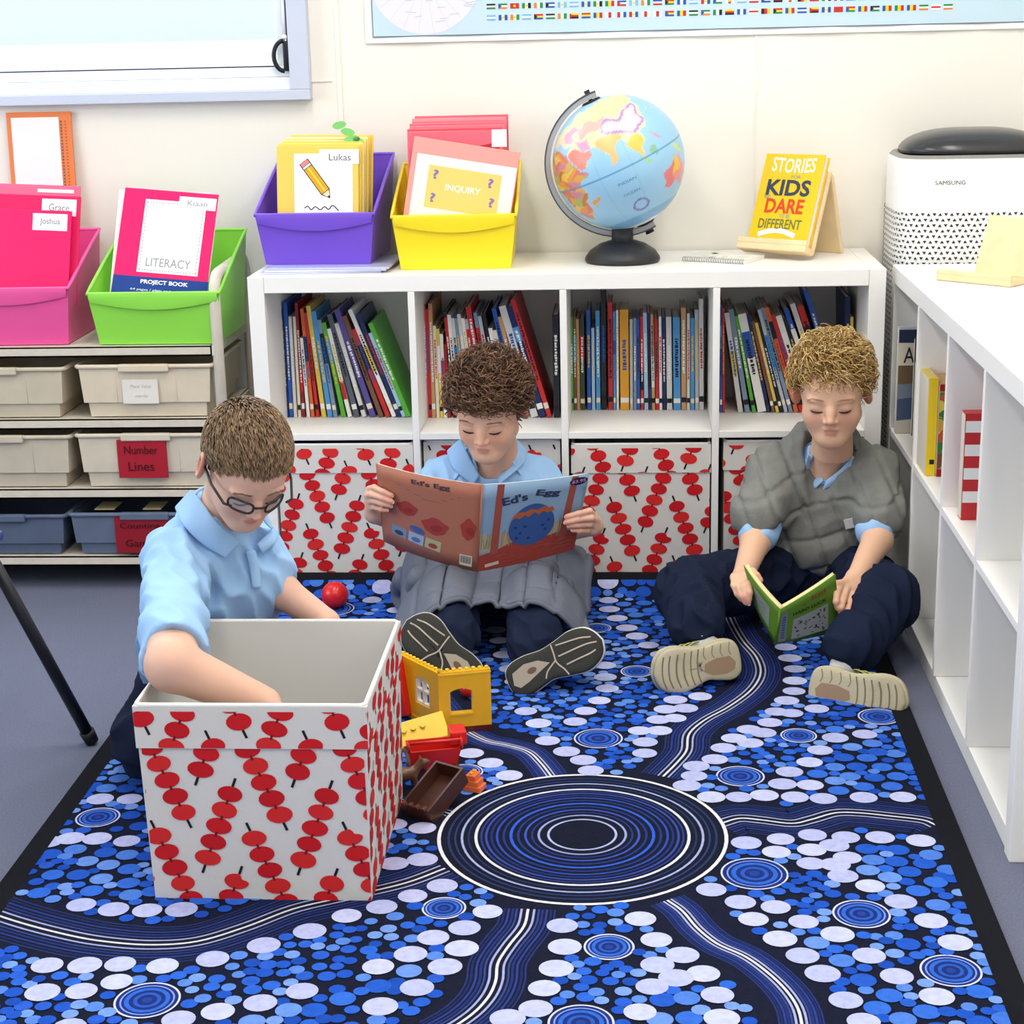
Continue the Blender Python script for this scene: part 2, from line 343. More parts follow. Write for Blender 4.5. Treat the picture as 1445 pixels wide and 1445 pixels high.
MINI = [(p, r) for p, r in zip(pts('A', [(672,127),(405,313),(470,760),(960,945),(1370,1205),(1040,40)]), (.034, .043, .053, .043, .043, .04))] \
  + [(p, r) for p, r in zip(pts('B', [(1065,10),(350,797),(1115,977),(985,1330),(445,165)]), (.046, .034, .037, .045, .034))] \
  + [(p, r) for p, r in zip(pts('C', [(175,345),(385,1122)]), (.038, .046))] + [(p, r) for p, r in zip(pts('D', [(110,225),(255,383)]), (.032, .034))] + [(fp(880, 812), .04), (fp(470, 860), .05), (fp(1330, 1370), .0)][:2]
px = lambda k, L: [(CR[k][0]+x*CR[k][2], CR[k][1]+y*CR[k][2]) for x, y in L]
STR = [px('D', [(585,150),(600,200),(640,270),(690,330),(705,390),(670,450),(590,510),(500,560),(445,610),(435,670),(400,715),(350,765)]),
       px('A', [(310,530),(400,505),(500,512),(640,528),(730,510),(840,480),(950,480),(1100,495),(1240,512),(1300,535)]),
       px('A', [(70,880),(140,930),(210,1010),(300,1080),(430,1140),(540,1220),(620,1300),(670,1380),(690,1470),(700,1560)]),
       px('B', [(740,800),(720,880),(650,970),(600,1050),(590,1130),(560,1200),(500,1270),(420,1330),(330,1380)]),
       [(628,1226),(581,1244),(535,1256),(470,1270),(412,1284),(346,1309),(279,1329),(213,1334),(146,1329),(91,1319),(20,1300),(-60,1272)],
       [(781,1100),(763,1077),(745,1061),(715,1052),(684,1045),(650,1025),(620,990),(590,950),(560,920)],
       [(635,1149),(596,1137),(558,1131),(500,1120),(440,1130)], [(600,812),(545,822),(500,815),(470,808)]]
STR = [[fp(*p) for p in catmull(s, 6)] for s in STR]
LAYER = [0]
def rugput(mb, poly, c, lay):
    random_lift = random.random()*.00015 if lay > 4 else 0
    poly = clip(poly, PX0, PY0, PX1, PY1)
    if len(poly) >= 3: mb.add([(x, y, rz(x, y)+.001+lay*.0002+random_lift) for x, y in poly], [tuple(range(len(poly)))], rugmat(c))
def rugline(mb, P, w, c, lay):
    V, F = stroke(P, w)
    for f in F: rugput(mb, [V[k] for k in f], c, lay)
def offs(P, d):
    out = []
    for i, p in enumerate(P):
        a = P[max(i-1, 0)]; b = P[min(i+1, len(P)-1)]; dx, dy = b[0]-a[0], b[1]-a[1]; l = math.hypot(dx, dy) or 1; out.append((p[0]-dy/l*d, p[1]+dx/l*d))
    return out
lines = MB()
for si, s in enumerate(STR):
    small = si in (6, 7)
    for d, w, c in ((0, .0042, 'D4D2D8'), (.012, .0035, '97A0D2'), (-.012, .0035, '97A0D2'), (.021, .0030, '33427F'), (-.021, .0030, '33427F'), (.028, .0038, '213070'), (-.028, .0038, '213070'), (.036, .0034, '2A3B84'), (-.036, .0034, '2A3B84'), (.044, .0034, '1C2A5C'), (-.044, .0034, '1C2A5C'), (.051, .0026, '24336E'), (-.051, .0026, '24336E')):
        if small and abs(d) > .025: continue
        d2 = d*(.8+.25*math.sin(si*2.1)); rugline(lines, offs(s, d2), w, c, 0)
    # drop ribbon pieces that run into the medallion: the medallion disc is laid over them
disc = MB(); rugput(disc, ell(MED[0], MED[1], MR+.003, MR+.003, n=72), '161A2B', 1)
def ring(mb, c, r, w, col, lay, n=72, bnd=None):
    for k in range(n):
        a0, a1 = 2*PI*k/n, 2*PI*(k+1)/n
        rugput(mb, [(c[0]+(r-w/2)*math.cos(a0), c[1]+(r-w/2)*math.sin(a0)), (c[0]+(r+w/2)*math.cos(a0), c[1]+(r+w/2)*math.sin(a0)), (c[0]+(r+w/2)*math.cos(a1), c[1]+(r+w/2)*math.sin(a1)), (c[0]+(r-w/2)*math.cos(a1), c[1]+(r-w/2)*math.sin(a1))], col, lay)
for r, w, c in ((.237, .006, 'DEDEE6'), (.221, .004, '28365F'), (.210, .003, '2C3B70'), (.199, .004, '9AA4D0'), (.188, .003, '26355F'), (.176, .005, 'D2D4E0'), (.167, .003, '2B3C86'), (.159, .004, '35489A'), (.150, .004, '223070'), (.141, .004, '2F48A4'), (.130, .004, '243576'), (.118, .005, '2F5ACB'), (.106, .004, '24367C'), (.094, .004, '3A52B0'), (.083, .003, '26377C'), (.072, .004, '8E98CC'), (.056, .004, 'A4ADD8')):
    ring(disc, MED, r, w, c, 2)
for (c, r) in MINI:
    rugput(disc, ell(c[0], c[1], r, r, n=30), '1D2F74', 3)
    ring(disc, c, r-.0015, .003, 'C9CEEC', 4, 36); ring(disc, c, r*.80, .0025, '7C93DC', 4, 30); ring(disc, c, r*.62, r*.14, '2E62C4', 4, 26); ring(disc, c, r*.36, r*.12, '2A55B4', 4, 20); rugput(disc, ell(c[0], c[1], r*.16, r*.16, n=10), '24408F', 4)
dots = MB(); placed = []
def clear(x, y, r, gap=.0):
    if math.hypot(x-MED[0], y-MED[1]) < MR+r: return False
    for (c, q) in MINI:
        if math.hypot(x-c[0], y-c[1]) < q+r*.8: return False
    return True
SP = np.array([p for s in STR for p in s])
for (x, y) in LAV:
    if any(math.hypot(x-q[0], y-q[1]) < .026 for q in placed): continue
    if math.hypot(x-MED[0], y-MED[1]) < MR+.012: continue
    r = .0225*random.uniform(.94, 1.06); rugput(dots, ell(x, y, r*1.06, r*.98, n=20), random.choice(('B4B9E2', 'AEB4DE', 'BCC1E6')), 6); placed.append((x, y, r))
for (x, y) in MID:
    if any(math.hypot(x-q[0], y-q[1]) < q[2]+.008 for q in placed): continue
    r = .0178; rugput(dots, ell(x, y, r*1.05, r, n=16), random.choice(('3468CC', '2456BC', '648CD8', '4C7AD0')), 5); placed.append((x, y, r))
# second pass: lavender rows along the streams where the list above has none (outside the listed regions), then blue fill
def fill(n, r0, r1, cols, lay, test, lap=.0015):
    global placed
    A = np.array(placed)
    buf = []
    for _ in range(n):
        x = random.uniform(PX0, PX1); y = random.uniform(PY0, PY1); r = random.uniform(r0, r1)
        d = np.hypot(A[:, 0]-x, A[:, 1]-y)-A[:, 2]-r
        if d.min() < -lap: continue
        if buf and min(math.hypot(b[0]-x, b[1]-y)-b[2]-r for b in buf) < -lap*.6: continue
        if not clear(x, y, r) or not test(x, y, r): continue
        rugput(dots, ell(x, y, r*1.06, r, n=12), random.choice(cols), lay); buf.append((x, y, r))
        if len(buf) > 25: A = np.vstack([A, buf]); placed += buf; buf = []
    placed += buf
def sdist(x, y): return np.hypot(SP[:, 0]-x, SP[:, 1]-y).min()
fill(500, .022, .023, ('B4B9E2', 'AEB4DE'), 6, lambda x, y, r: y < -1.93 and sdist(x, y) > .07)
fill(3500, .0165, .018, ('3066CC', '2254BC', '3F70CC', '1D4CB0'), 5, lambda x, y, r: sdist(x, y) > .055+r and (x < .28 and y > -1.75 or y > -.42 or x > 1.27) and y > -1.9)
fill(42000, .0095, .0130, ('2C60C8', '1F50B8', '5480D2', '1C48A8', '7094DA', '2858C0'), 5, lambda x, y, r: sdist(x, y) > .056+r, .004)
lines.build('wavy_line_print', None, rug); disc.build('ring_print', None, rug); d = dots.build('dot_print', None, rug); d['kind'] = 'stuff'
# ------------------------------------------------------------------ fabric storage boxes with printed skewers
m_fab = mat('box_fabric', 'DDD9D2', rough=.9, spec=.1, bump=.15, bscale=500); m_lin = mat('box_lining', 'DAD8D4', rough=.9, spec=.1)
RED = ('D01B22', 'C8171F', 'DA2A28'); m_stick = flat('1B1B1F')
def bite(cx, cy, rx, ry, rot):
    L = []
    for k in range(22):
        a = 2*PI*k/22; x, y = rx*math.cos(a), ry*math.sin(a)
        if .15 < a < 1.35: f = 1-.45*math.sin((a-.15)/1.2*PI); x *= f; y *= f
        L.append((cx+x*math.cos(rot)-y*math.sin(rot), cy+x*math.sin(rot)+y*math.cos(rot)))
    return L
def skewers(mb, T, w, h0, h1, x0=0., seed=0, ph=0., z=.0012):
    R = random.Random(seed); red = [flat(c) for c in RED]; pitch = .1475; k = 0
    ncol = int(w/.074)+3
    for ci in range(-1, ncol):
        ln = 1 if (ci+seed) % 2 == 0 else -1; cx = x0+ci*.074; yy = ph+(.0735 if ln > 0 else 0)+R.uniform(-.006, .006)
        for j in range(-2, 4):
            ytop = yy+j*pitch
            for q in range(5):
                x = cx+ln*(.0105*(q-2)); y = ytop-q*.0268; rot = -ln*(-.18)+R.uniform(-.06, .06); rx, ry = .0196*R.uniform(.97, 1.05), .0134*R.uniform(.96, 1.06)
                pl = bite(x, y, rx, ry, rot) if (q == 0 and R.random() < .35) else ell(x, y, rx, ry, rot, 18)
                P2(mb, clip(pl, 0, h0, w, h1), red[k % 3], T, z); k += 1
                if q < 4: P2(mb, clip(rect(x+ln*.0052, y-.0134, .0038, .008, ln*.37), 0, h0, w, h1), flat('7A1418'), T, z+.0002)
            for e, s in ((-1, 1), (5, -1)):
                q = -.72 if e < 0 else 4.72
                P2(mb, clip(rect(cx+ln*.0105*(q-2), ytop-q*.0268, .0042, .0150, ln*.37), 0, h0, w, h1), m_stick, T, z-.0002)
def storage_box(label, X0, X1, Y0, Y1, Z0, H, flare=.0, sides=('front',), seed=0, phx=(0,), yaw=0., group='red and white fabric storage boxes'):
    r = empty('storage_box', ((X0+X1)/2, (Y0+Y1)/2, Z0), label, 'storage box', group)
    W, D = X1-X0, Y1-Y0; cx, cy = (X0+X1)/2, (Y0+Y1)/2; R = Matrix.Translation((cx, cy, Z0)) @ Matrix.Rotation(yaw, 4, 'Z')
    def ringp(z, ins): 
        f = flare*z/H - ins; a, b = W/2+f, D/2+f; return [(-a, -b, z), (a, -b, z), (a, b, z), (-a, b, z)]
    t = .005; V = ringp(0, 0)+ringp(H, 0)+ringp(H, t)+ringp(.006, t)
    F = [(0, 3, 2, 1)]+[(k, (k+1) % 4, 4+(k+1) % 4, 4+k) for k in range(4)]+[(4+k, 4+(k+1) % 4, 8+(k+1) % 4, 8+k) for k in range(4)]+[(8+k, 8+(k+1) % 4, 12+(k+1) % 4, 12+k) for k in range(4)]+[(12, 13, 14, 15)]
    mesh_obj('body', [R @ Vector(v) for v in V], F, [m_fab, m_lin], r, mi=[0]*5+[0]*4+[1]*5)
    ch = .068; V = ringp(H-ch, -.0028)+ringp(H, -.0022)+ringp(H, .001)+ringp(H-ch, .001)
    F = [(4*i+k, 4*i+(k+1) % 4, 4*((i+1) % 4)+(k+1) % 4, 4*((i+1) % 4)+k) for i in range(4) for k in range(4)]
    mesh_obj('cuff', [R @ Vector(v) for v in V], F, m_fab, r)
    m = MB(); P = ringp(H+.001, .0015); m.tube([R @ Vector(p) for k in range(4) for p in [tuple(np.array(P[k])*(1-s)+np.array(P[(k+1) % 4])*s) for s in (0.02, .5, .98)]], .0034, 6, closed=True)
    m.build('rim_piping', mat('piping_white', 'F2F0EC', rough=.8), r, True)
    m = MB()
    for si, sd in enumerate(sides):
        k = dict(front=0, right=1, back=2, left=3)[sd]; A = R @ Vector(ringp(0, 0)[k]); B = R @ Vector(ringp(0, 0)[(k+1) % 4]); U = R @ Vector(ringp(H, 0)[k]); 
        w = (B-A).length; T = frame(A, B-A, U-A); hh = (U-A).length
        skewers(m, T, w, .0, hh-ch, phx[si % len(phx)], seed+si, .03*seed)
        U2 = R @ Vector(ringp(H, -.0022)[k]); A2 = R @ Vector(ringp(H-ch, -.0028)[k]); B2 = R @ Vector(ringp(H-ch, -.0028)[(k+1) % 4])
        T2 = frame(A2, B2-A2, U2-A2); skewers(m, T2, (B2-A2).length, .001, ch-.008, phx[si % len(phx)]+.03, seed+si+5, .05+.03*seed, z=.0008)
    m.build('skewer_print', None, r)
    return r
cell = lambda i: .038+i*.351
G2 = 'red and white fabric boxes in the bottom row of the long shelf'
storage_box('red and white printed fabric box in the bottom row behind the person with glasses', cell(0)+.006, cell(0)+.331, .006, .375, .0385, .322, seed=1, phx=(.018,), group=G2)
storage_box('red and white printed fabric box mostly hidden behind the person with the picture book', cell(1)+.008, cell(1)+.328, .02, .379, .0385, .325, seed=2, phx=(.03,), group=G2)
storage_box('red and white printed fabric box showing between the two reading people', cell(2)+.008, cell(2)+.331, .008, .375, .0385, .318, seed=3, phx=(.045,), group=G2)
storage_box('red and white printed fabric box half hidden behind the person in the grey wrap', cell(3)+.014, cell(3)+.328, .014, .375, .0385, .322, seed=4, phx=(.02,), group=G2)
storage_box('large open red and white printed fabric box on the rug with an arm inside', .150, .488, -1.568, -1.195, RZ+.001, .322, flare=.006, sides=('front', 'right', 'left', 'back'), seed=6, phx=(.035, .02))

# ------------------------------------------------------------------ plastic book bins
def lip(P, r, n=8): return P
def book_bin(label, T, col, W=.27, D=.30, hf=.125, hb=.24, group='plastic book bins'):
    r = empty('book_bin', T.translation, label, 'book bin', group)
    tp = .016; N = 12; rough = .35; mt = mat('bin_plastic_'+col, col, rough=rough, spec=.45)
    def prof(s): return hf+(hb-hf)*(s**1.0*.9+.1*math.sin(s*PI/2)) if s > 0 else hf
    def walls(ins, zb):
        top = []; bot = []
        a, d = W/2-ins, D-ins
        S = [(0., )]
        L = []
        for k in range(9): u = -1+2*k/8; L.append((u*(a), 0+ins, hf+.004*math.cos(u*PI/2)*0, u*(a-tp), ins+tp))            # front
        for k in range(1, N+1): s = k/N; L.append((a, ins+s*(d-ins), prof(s), a-tp, ins+tp+s*(d-ins-2*tp)))
        for k in range(1, 7): u = 1-2*k/6; L.append((u*a, d, hb, u*(a-tp), d-tp))
        for k in range(1, N): s = 1-k/N; L.append((-a, ins+s*(d-ins), prof(s), -(a-tp), ins+tp+s*(d-ins-2*tp)))
        for (x, y, z, xb, yb) in L:
            f = (z)/(hb); top.append((x, y, z)); bot.append((xb, yb, zb))
        return top, bot
    to, bo = walls(0, 0); ti, bi = walls(.003, .003); n = len(to)
    V = to+bo+ti+bi; F = []
    for k in range(n):
        j = (k+1) % n; F += [(n+k, n+j, j, k), (k, j, 2*n+j, 2*n+k), (2*n+k, 2*n+j, 3*n+j, 3*n+k)]
    F += [tuple(range(2*n-1, n-1, -1)), tuple(range(3*n, 4*n))]
    mesh_obj('tub', [T @ Vector(v) for v in V], F, mt, r)
    m = MB(); m.tube([T @ Vector(p) for p in to], .0045, 8, closed=True); m.build('rim', mt, r, True)
    m = MB(); V = []; K = 14                                   # curved finger lip under the front rim
    for k in range(K+1):
        u = -1+2*k/K; dz = .020+.018*math.cos(u*PI/2); x = u*(W/2-.004); V += [(x, -.0045, hf), (x, -.006, hf-.008), (x*.985, .0005+tp*.12-.004, hf-dz)]
    F = []
    for k in range(K): F += [(3*k, 3*k+3, 3*k+4, 3*k+1)[::-1], (3*k+1, 3*k+4, 3*k+5, 3*k+2)[::-1]]
    m.add(V, F, None, T); m.build('front_lip', mt, r, True)
    return r
def placeT(p, yaw=0., z=None): return Matrix.Translation(p if z is None else (p[0], p[1], z)) @ Matrix.Rotation(yaw, 4, 'Z')
ST = .762
# papers under the purple bin
def sheet(mb, T, w, h, t, m): mb.box((0, 0, 0), (w, h, t), m, T)
for i, (a, dx) in enumerate(((.10, 0.), (.03, .012), (-.04, .02))):
    o = MB(); sheet(o, placeT((.022+dx, .036+.004*i, ST+.0005+i*.005), a*.5), .285, .24, .0045, None)
    tag(o.build('plastic_sleeve', mat('sleeve_clear_%d' % i, ('C9CCE8', 'D9DCF0', 'BFC3E4')[i], rough=.25, spec=.5)), ('lowest', 'middle', 'topmost')[i]+' pale clear plastic sleeve in the pile under the purple bin', 'sleeve', 'plastic sleeves under the purple bin')
PURP = placeT((.15, .082, ST+.0155), -.04); YEL = placeT((.478, .075, ST+.0005), .02)
book_bin('purple plastic book bin holding yellow folders on the long shelf', PURP, '7550CE', W=.283, D=.30, hf=.118, hb=.235)
book_bin('yellow plastic book bin holding red folders on the long shelf', YEL, 'F7DB22', W=.290, D=.30, hf=.125, hb=.225)
TZ = .605
GRN = placeT((-.226, .004, TZ), -.02); PNK = placeT((-.585, .012, TZ), .02)
book_bin('lime green plastic book bin on the trolley top', GRN, '8FDC4C', W=.315, D=.30, hf=.122, hb=.235)
book_bin('hot pink plastic book bin on the trolley at the left edge', PNK, 'E8559A', W=.31, D=.30, hf=.135, hb=.24)

# ------------------------------------------------------------------ folders and books in the bins
def board(name, T, w, h, t, col, label, cat, group, prints=None, pages=None, rough=.5):
    """upright board/book: local x right, y up the face, z towards the viewer (front face at z=0)"""
    o = empty(name, T.translation, label, cat, group)
    MB().box((0, 0, -t), (w, h, 0), T=T, bev=min(.0012, t*.4)).build('cover', mat('cover_'+col, col, rough=rough, spec=.3), o)
    if pages: MB().box((.004, .004, -t+.0015), (w-.0005, h-.003, -.0015), T=T @ Matrix.Translation((.0015, 0, 0))).build('pages', mat('paper_white', 'EDEAE2', rough=.8), o)
    if prints:
        m = MB(); prints(m, T); m.build('cover_print', None, o)
    return o
def lean(p, yaw, tilt, roll=0.):
    """face frame whose origin is the lower left corner, leaning back by tilt"""
    return Matrix.Translation(p) @ Matrix.Rotation(yaw, 4, 'Z') @ Matrix.Rotation(PI/2-tilt, 4, 'X') @ Matrix.Rotation(roll, 4, 'Z')
BLK, WHT = flat('26262C'), flat('F4F4F2')
def pencil_card(m, T):
    P2(m, rect(.112, .140, .140, .220), WHT, T, .0005)
    a = -.93; c, s = math.cos(a), math.sin(a); o = (.066, .230)
    def L(x, y): return (o[0]+c*x-s*y, o[1]+s*x+c*y)
    def q(pl, col, z): P2(m, [L(*p) for p in pl], flat(col), T, z)
    q([(-.002, -.0125), (.085, -.0125), (.104, 0), (.085, .0125), (-.002, .0125)], '26262C', .0008)
    q([(.016, -.0105), (.084, -.0105), (.084, -.0035), (.016, -.0035)], 'E8A92C', .0011); q([(.016, -.003), (.084, -.003), (.084, .0035), (.016, .0035)], 'F5CF3E', .0011); q([(.016, .004), (.084, .004), (.084, .0105), (.016, .0105)], 'E8A92C', .0011)
    q([(.009, -.0105), (.0145, -.0105), (.0145, .0105), (.009, .0105)], 'D8DCE4', .0011); q([(-.001, -.0105), (.008, -.0105), (.008, .0105), (-.001, .0105)], 'EE8B86', .0011)
    q([(.0855, -.0095), (.097, -.0035), (.097, .0035), (.0855, .0095)], 'F6DCB0', .0011)
    S2(m, catmull([(.066, .124), (.074, .128), (.082, .120), (.092, .127), (.104, .120), (.114, .127), (.124, .121), (.134, .130), (.148, .118)], 5), .0022, BLK, T, .0009)
    P2(m, rect(.150, .243, .095, .034), WHT, T, .0009); text(m, 'Lukas', T, .152, .242, .052, .016, flat('707078'), .0012, bold=0)
zP = ST+.022
for i in range(9):
    k = 8-i; T = lean((.050+.0016*k, .124+.0105*k, zP+.001*k), -.04, .12+.012*k, -.015)
    col = ('F2D061', 'EFCB58', 'F4D873', 'EFCB58', 'F6E296', 'F2D061', 'F0F0EA', 'EFCB58', 'F2D061')[k]
    board('folder', T, .196+.003*(k % 3), .268+.002*k, .004, col, 'yellow folder with a pencil picture at the front of the purple bin' if k == 0 else ('white' if k == 6 else 'yellow')+' folder, '+ordinal(k)+' from the front in the purple bin', 'folder', 'folders in the purple bin', pencil_card if k == 0 else None)
g = flat('7FCB72')
T = lean((.200, .190, 1.015), 0, .1); o = empty('paper_cutout', T.translation, 'small green leafy paper cut-out poking above the yellow folders', 'paper cutout')
m = MB()
for (x, y, w_, a) in ((.0, .078, .034, .2), (.02, .062, .034, -.2), (.03, .045, .04, .1), (.045, .04, .03, -.5), (.012, .03, .012, 1.3)): m.prism(ell(x, y, w_/2, .009, a, 10), .0015, None, T)
m.box((.018, -.12, 0), (.026, .05, .0014), None, T)
m.build('leaf', g, o)
def inquiry(m, T):
    P2(m, rect(.130, .093, .235, .150), flat('F3EFE8'), T, .0006); P2(m, rect(.130, .097, .172, .098), flat('F3D276'), T, .0009)
    text(m, 'INQUIRY', T, .130, .099, .084, .018, flat('FBF6E4'), .0013, bold=.03)
    for x, y in ((.062, .126), (.192, .124), (.062, .072), (.200, .080)): text(m, '?', T, x, y, .013, .022, flat('8B79B4'), .0013, bold=.03)
zY = ST+.01
for i in range(8):
    k = 7-i; T = lean((.362+.004*(k % 2)+.001*k, .122+.012*k, zY+.002*k), .03, .10+.016*k, .0 if k else -.16)
    if k == 0: T = lean((.352, .112, zY+.095), .03, .12, -.17)
    col = ('E9A39A', 'EE6B7C', 'E4505E', 'EC7684', 'E96878', 'EE7080', 'F08A94', 'E85C6C')[k]
    board('folder', T, .225 if k else .250, .30+.004*k if k else .205, .004, col, 'pale pink plastic folder with a yellow card at the front of the yellow bin' if k == 0 else 'pinkish red folder, '+ordinal(k)+' from the front in the yellow bin', 'folder', 'folders in the yellow bin', inquiry if k == 0 else (lambda m, T: (P2(m, rect(.215, .285, .035, .04), WHT, T, .0006), P2(m, rect(.19, .262, .05, .02, .2), flat('B5303C'), T, .0005))) if k == 1 else None, rough=.25)
def literacy(m, T):
    P2(m, rect(.128, .160, .148, .180), flat('ECE9E6'), T, .0006)
    for k in range(20):
        x = .060+.136*k/19
        for y in (.076, .243): P2(m, rect(x, y, .0042, .0014), flat('8A8A90'), T, .0009)
        y = .078+.163*k/19
        for x in (.060, .196): P2(m, rect(x, y, .0014, .0050), flat('8A8A90'), T, .0009)
    text(m, 'LITERACY', T, .128, .096, .108, .021, flat('9A9A9E'), .0010, bold=0)
    P2(m, rect(.180, .248, .090, .030), WHT, T, .0012); text(m, 'Kiaan', T, .180, .248, .048, .013, flat('8C8C94'), .0015, bold=0)
    P2(m, rect(.115, .037, .230, .044), flat('22418E'), T, .0008); text(m, 'PROJECT BOOK', T, .125, .046, .115, .013, WHT, .0012, bold=.03); text(m, '64 pages / plain and ruled paper', T, .125, .027, .16, .007, flat('D8DCEC'), .0012)
    P2(m, rect(.04, .004, .05, .018), flat('22418E'), T, .0010); P2(m, ell(.028, .004, .006, .006), WHT, T, .0013); P2(m, rect(.044, .004, .022, .003), WHT, T, .0013)
T = lean((-.345, .060, TZ+.104), .02, .42, -.10)
board('project_book', T, .228, .275, .006, 'EC1567', 'pink project book with a dashed white card lying in the green bin', 'book', None, literacy, True)
T = lean((-.352, .070, TZ+.10), .02, .42, -.06)
board('project_book', T, .222, .272, .004, 'E8E4DC', 'plain pale book just behind the pink project book in the green bin', 'book', None)
for i, (nm, dx, dz, dy) in enumerate((('Joshua', 0, 0, 0), ('Grace', .018, .032, .022), ('', .012, .055, .044))):
    T = lean((-.665+dx, .070+dy, TZ+.062+dz), -.02, .25, -.05)
    board('exercise_book', T, .21, .26, .005, ('EC1567', 'E8175F', 'F26A8C')[i], 'hot pink exercise book, '+ORD[i]+' from the front in the pink bin', 'book', 'exercise books in the pink bin',
          (lambda nm: lambda m, T: (P2(m, rect(.158, .232, .085, .040), WHT, T, .0006), text(m, nm, T, .158, .232, .05, .018, flat('8C8C94'), .0010, bold=0)))(nm) if nm else (lambda m, T: P2(m, rect(.15, .246, .09, .008), WHT, T, .0006)))
# ------------------------------------------------------------------ beige trolley with trays
m_tro = mat('trolley_beige', 'D3C9BA', rough=.55, bump=.05, var=.05)
tr = empty('trolley', (-.6, .18, 0), 'beige tube-framed shelf trolley with trays standing left of the long shelf', 'trolley')
TX0, TX1 = -1.10, -.082
def tube_end(x):
    P = [(x, .012, .03), (x, .012, .70)]+[(x, .012+.05*(1-math.cos(a)), .715+.05*math.sin(a)) for a in np.linspace(.2, PI/2, 6)]+[(x, .30, .772)]+[(x, .30+.05*math.sin(a), .722+.05*math.cos(a)) for a in np.linspace(.2, PI/2, 5)]+[(x, .352, .03)]
    MB().tube(P, .0135, 12).build('end_tube', m_tro, tr, True)
tube_end(TX1); tube_end(TX0)
for z in (.603, .429, .257, .087):
    b = MB().box((TX0, .0, z-.024), (TX1-.012, .36, z-.020)); b.box((TX0, .0, z-.024), (TX1-.012, .004, z)); b.box((TX0, .0, z-.003), (TX1-.012, .36, z)); b.box((TX0, .356, z-.024), (TX1-.012, .36, z))
    b.box((TX1-.016, 0, z-.024), (TX1-.006, .36, z))
    b.build('shelf_tray', m_tro, tr)
for x in (TX0, TX1):
    for y in (.012, .352):
        MB().lathe([(.012, 0.001), (.022, .004), (.022, .022), (.010, .03)], 14, T=Matrix.Translation((x, y, 0))).build('foot', m_blk, tr, True)
def tray(X0, X1, Z0, Z1, col, label, fold=True):
    r = empty('storage_tray', ((X0+X1)/2, .17, Z0), label, 'tray', 'trays on the trolley'); mt = mat('tray_'+col, col, rough=.5, bump=.04, var=.06, vscale=14)
    cx = (X0+X1)/2; W = X1-X0; Hh = Z1-Z0
    def rr(w, y0, y1, z): return [(cx-w/2, y0, z), (cx+w/2, y0, z), (cx+w/2, y1, z), (cx-w/2, y1, z)]
    V = rr(W-.045, .016, .32, Z0)+rr(W-.04, .012, .324, Z0+Hh*.28)+rr(W-.022, .006, .33, Z0+Hh*.29)+rr(W-.010, .003, .333, Z1)+rr(W-.018, .007, .329, Z1)+rr(W-.05, .02, .316, Z0+.004)
    F = [(3, 2, 1, 0)]+[(4*i+k, 4*i+(k+1) % 4, 4*i+4+(k+1) % 4, 4*i+4+k) for i in range(5) for k in range(4)]+[(20, 21, 22, 23)]
    mesh_obj('tub', V, F, mt, r)
    m = MB(); V = [Vector(p) for p in rr(W, .002, .335, Z1)]; m.tube([V[k].lerp(V[(k+1) % 4], s) for k in range(4) for s in (.02, .5, .98)], .0055, 8, closed=True); m.build('rim', mt, r, True)
    MB().box((cx-.06, -.008, Z1-.012), (cx+.06, .008, Z1+.006), bev=.003).build('handle_lip', mt, r)
    if fold:
        for dx in (-W*.22, W*.22): MB().box((cx+dx-.0015, .0035, Z0+Hh*.3), (cx+dx+.0015, .009, Z1-.008)).build('rib', mt, r)
    return r, cx
t1, c1 = tray(-.424, -.098, .4325, .555, 'D9CBB2', 'beige plastic tray with a blank white label on the upper trolley shelf')
o = MB(); T = frame((c1, .0015, .44), (1, 0, 0), (0, 0, 1)); P2(o, rect(-.012, .055, .086, .058), flat('E4DED4'), T, .001); text(o, 'Place Value', T, -.01, .068, .05, .008, flat('C8C0B4'), .0015); text(o, 'cards', T, -.01, .045, .03, .008, flat('CCC4B8'), .0015); o.build('paper_label', None, t1)
t2, c2 = tray(-.440, -.098, .2605, .388, 'D2C7B3', 'beige plastic tray with a red Number Lines card on the middle trolley shelf')
o = MB(); o.box((-.340, -.004, .285), (-.221, .0025, .378), flat('A81B2E')); T = frame((-.28, -.005, .332), (1, 0, 0), (0, 0, 1)); text(o, 'Number', T, -.002, .022, .082, .020, flat('3A0E18'), .0005, bold=0); text(o, 'Lines', T, -.004, -.018, .062, .022, flat('3A0E18'), .0005, bold=0); o.build('red_card', None, t2)
t3, c3 = tray(-.475, -.100, .0905, .192, '5E6A80', 'blue-grey plastic tray with a red Games card on the bottom trolley shelf', False)
o = MB(); o.box((-.362, -.004, .097), (-.23, .0025, .186), flat('8E1526')); T = frame((-.30, -.005, .142), (1, 0, 0), (0, 0, 1)); text(o, 'Counting', T, .0, .022, .098, .018, flat('2C0A12'), .0005, bold=0); text(o, 'Games', T, .002, -.02, .08, .018, flat('2C0A12'), .0005, bold=0); o.build('red_card', None, t3)
for k, (z0, z1, c, w) in enumerate(((.4325, .55, 'C9BDA6', 'upper'), (.2605, .385, 'C4B9A6', 'middle'), (.0905, .188, '556178', 'bottom'))):
    tray(-.80, -.455 if k < 2 else -.485, z0, z1, c, ('beige' if k < 2 else 'blue-grey')+' plastic tray at the far left of the '+w+' trolley shelf', k < 2)
for i, (x, w_) in enumerate(((-.42, .05), (-.30, .045), (-.20, .04))):
    tag(MB().box((x, .03, .1965), (x+w_, .10, .1985)).build('game_card', flat('C9B98A')), ('leftmost', 'middle', 'rightmost')[i]+' pale card lying across the blue-grey games tray', 'card', 'cards on the games tray')
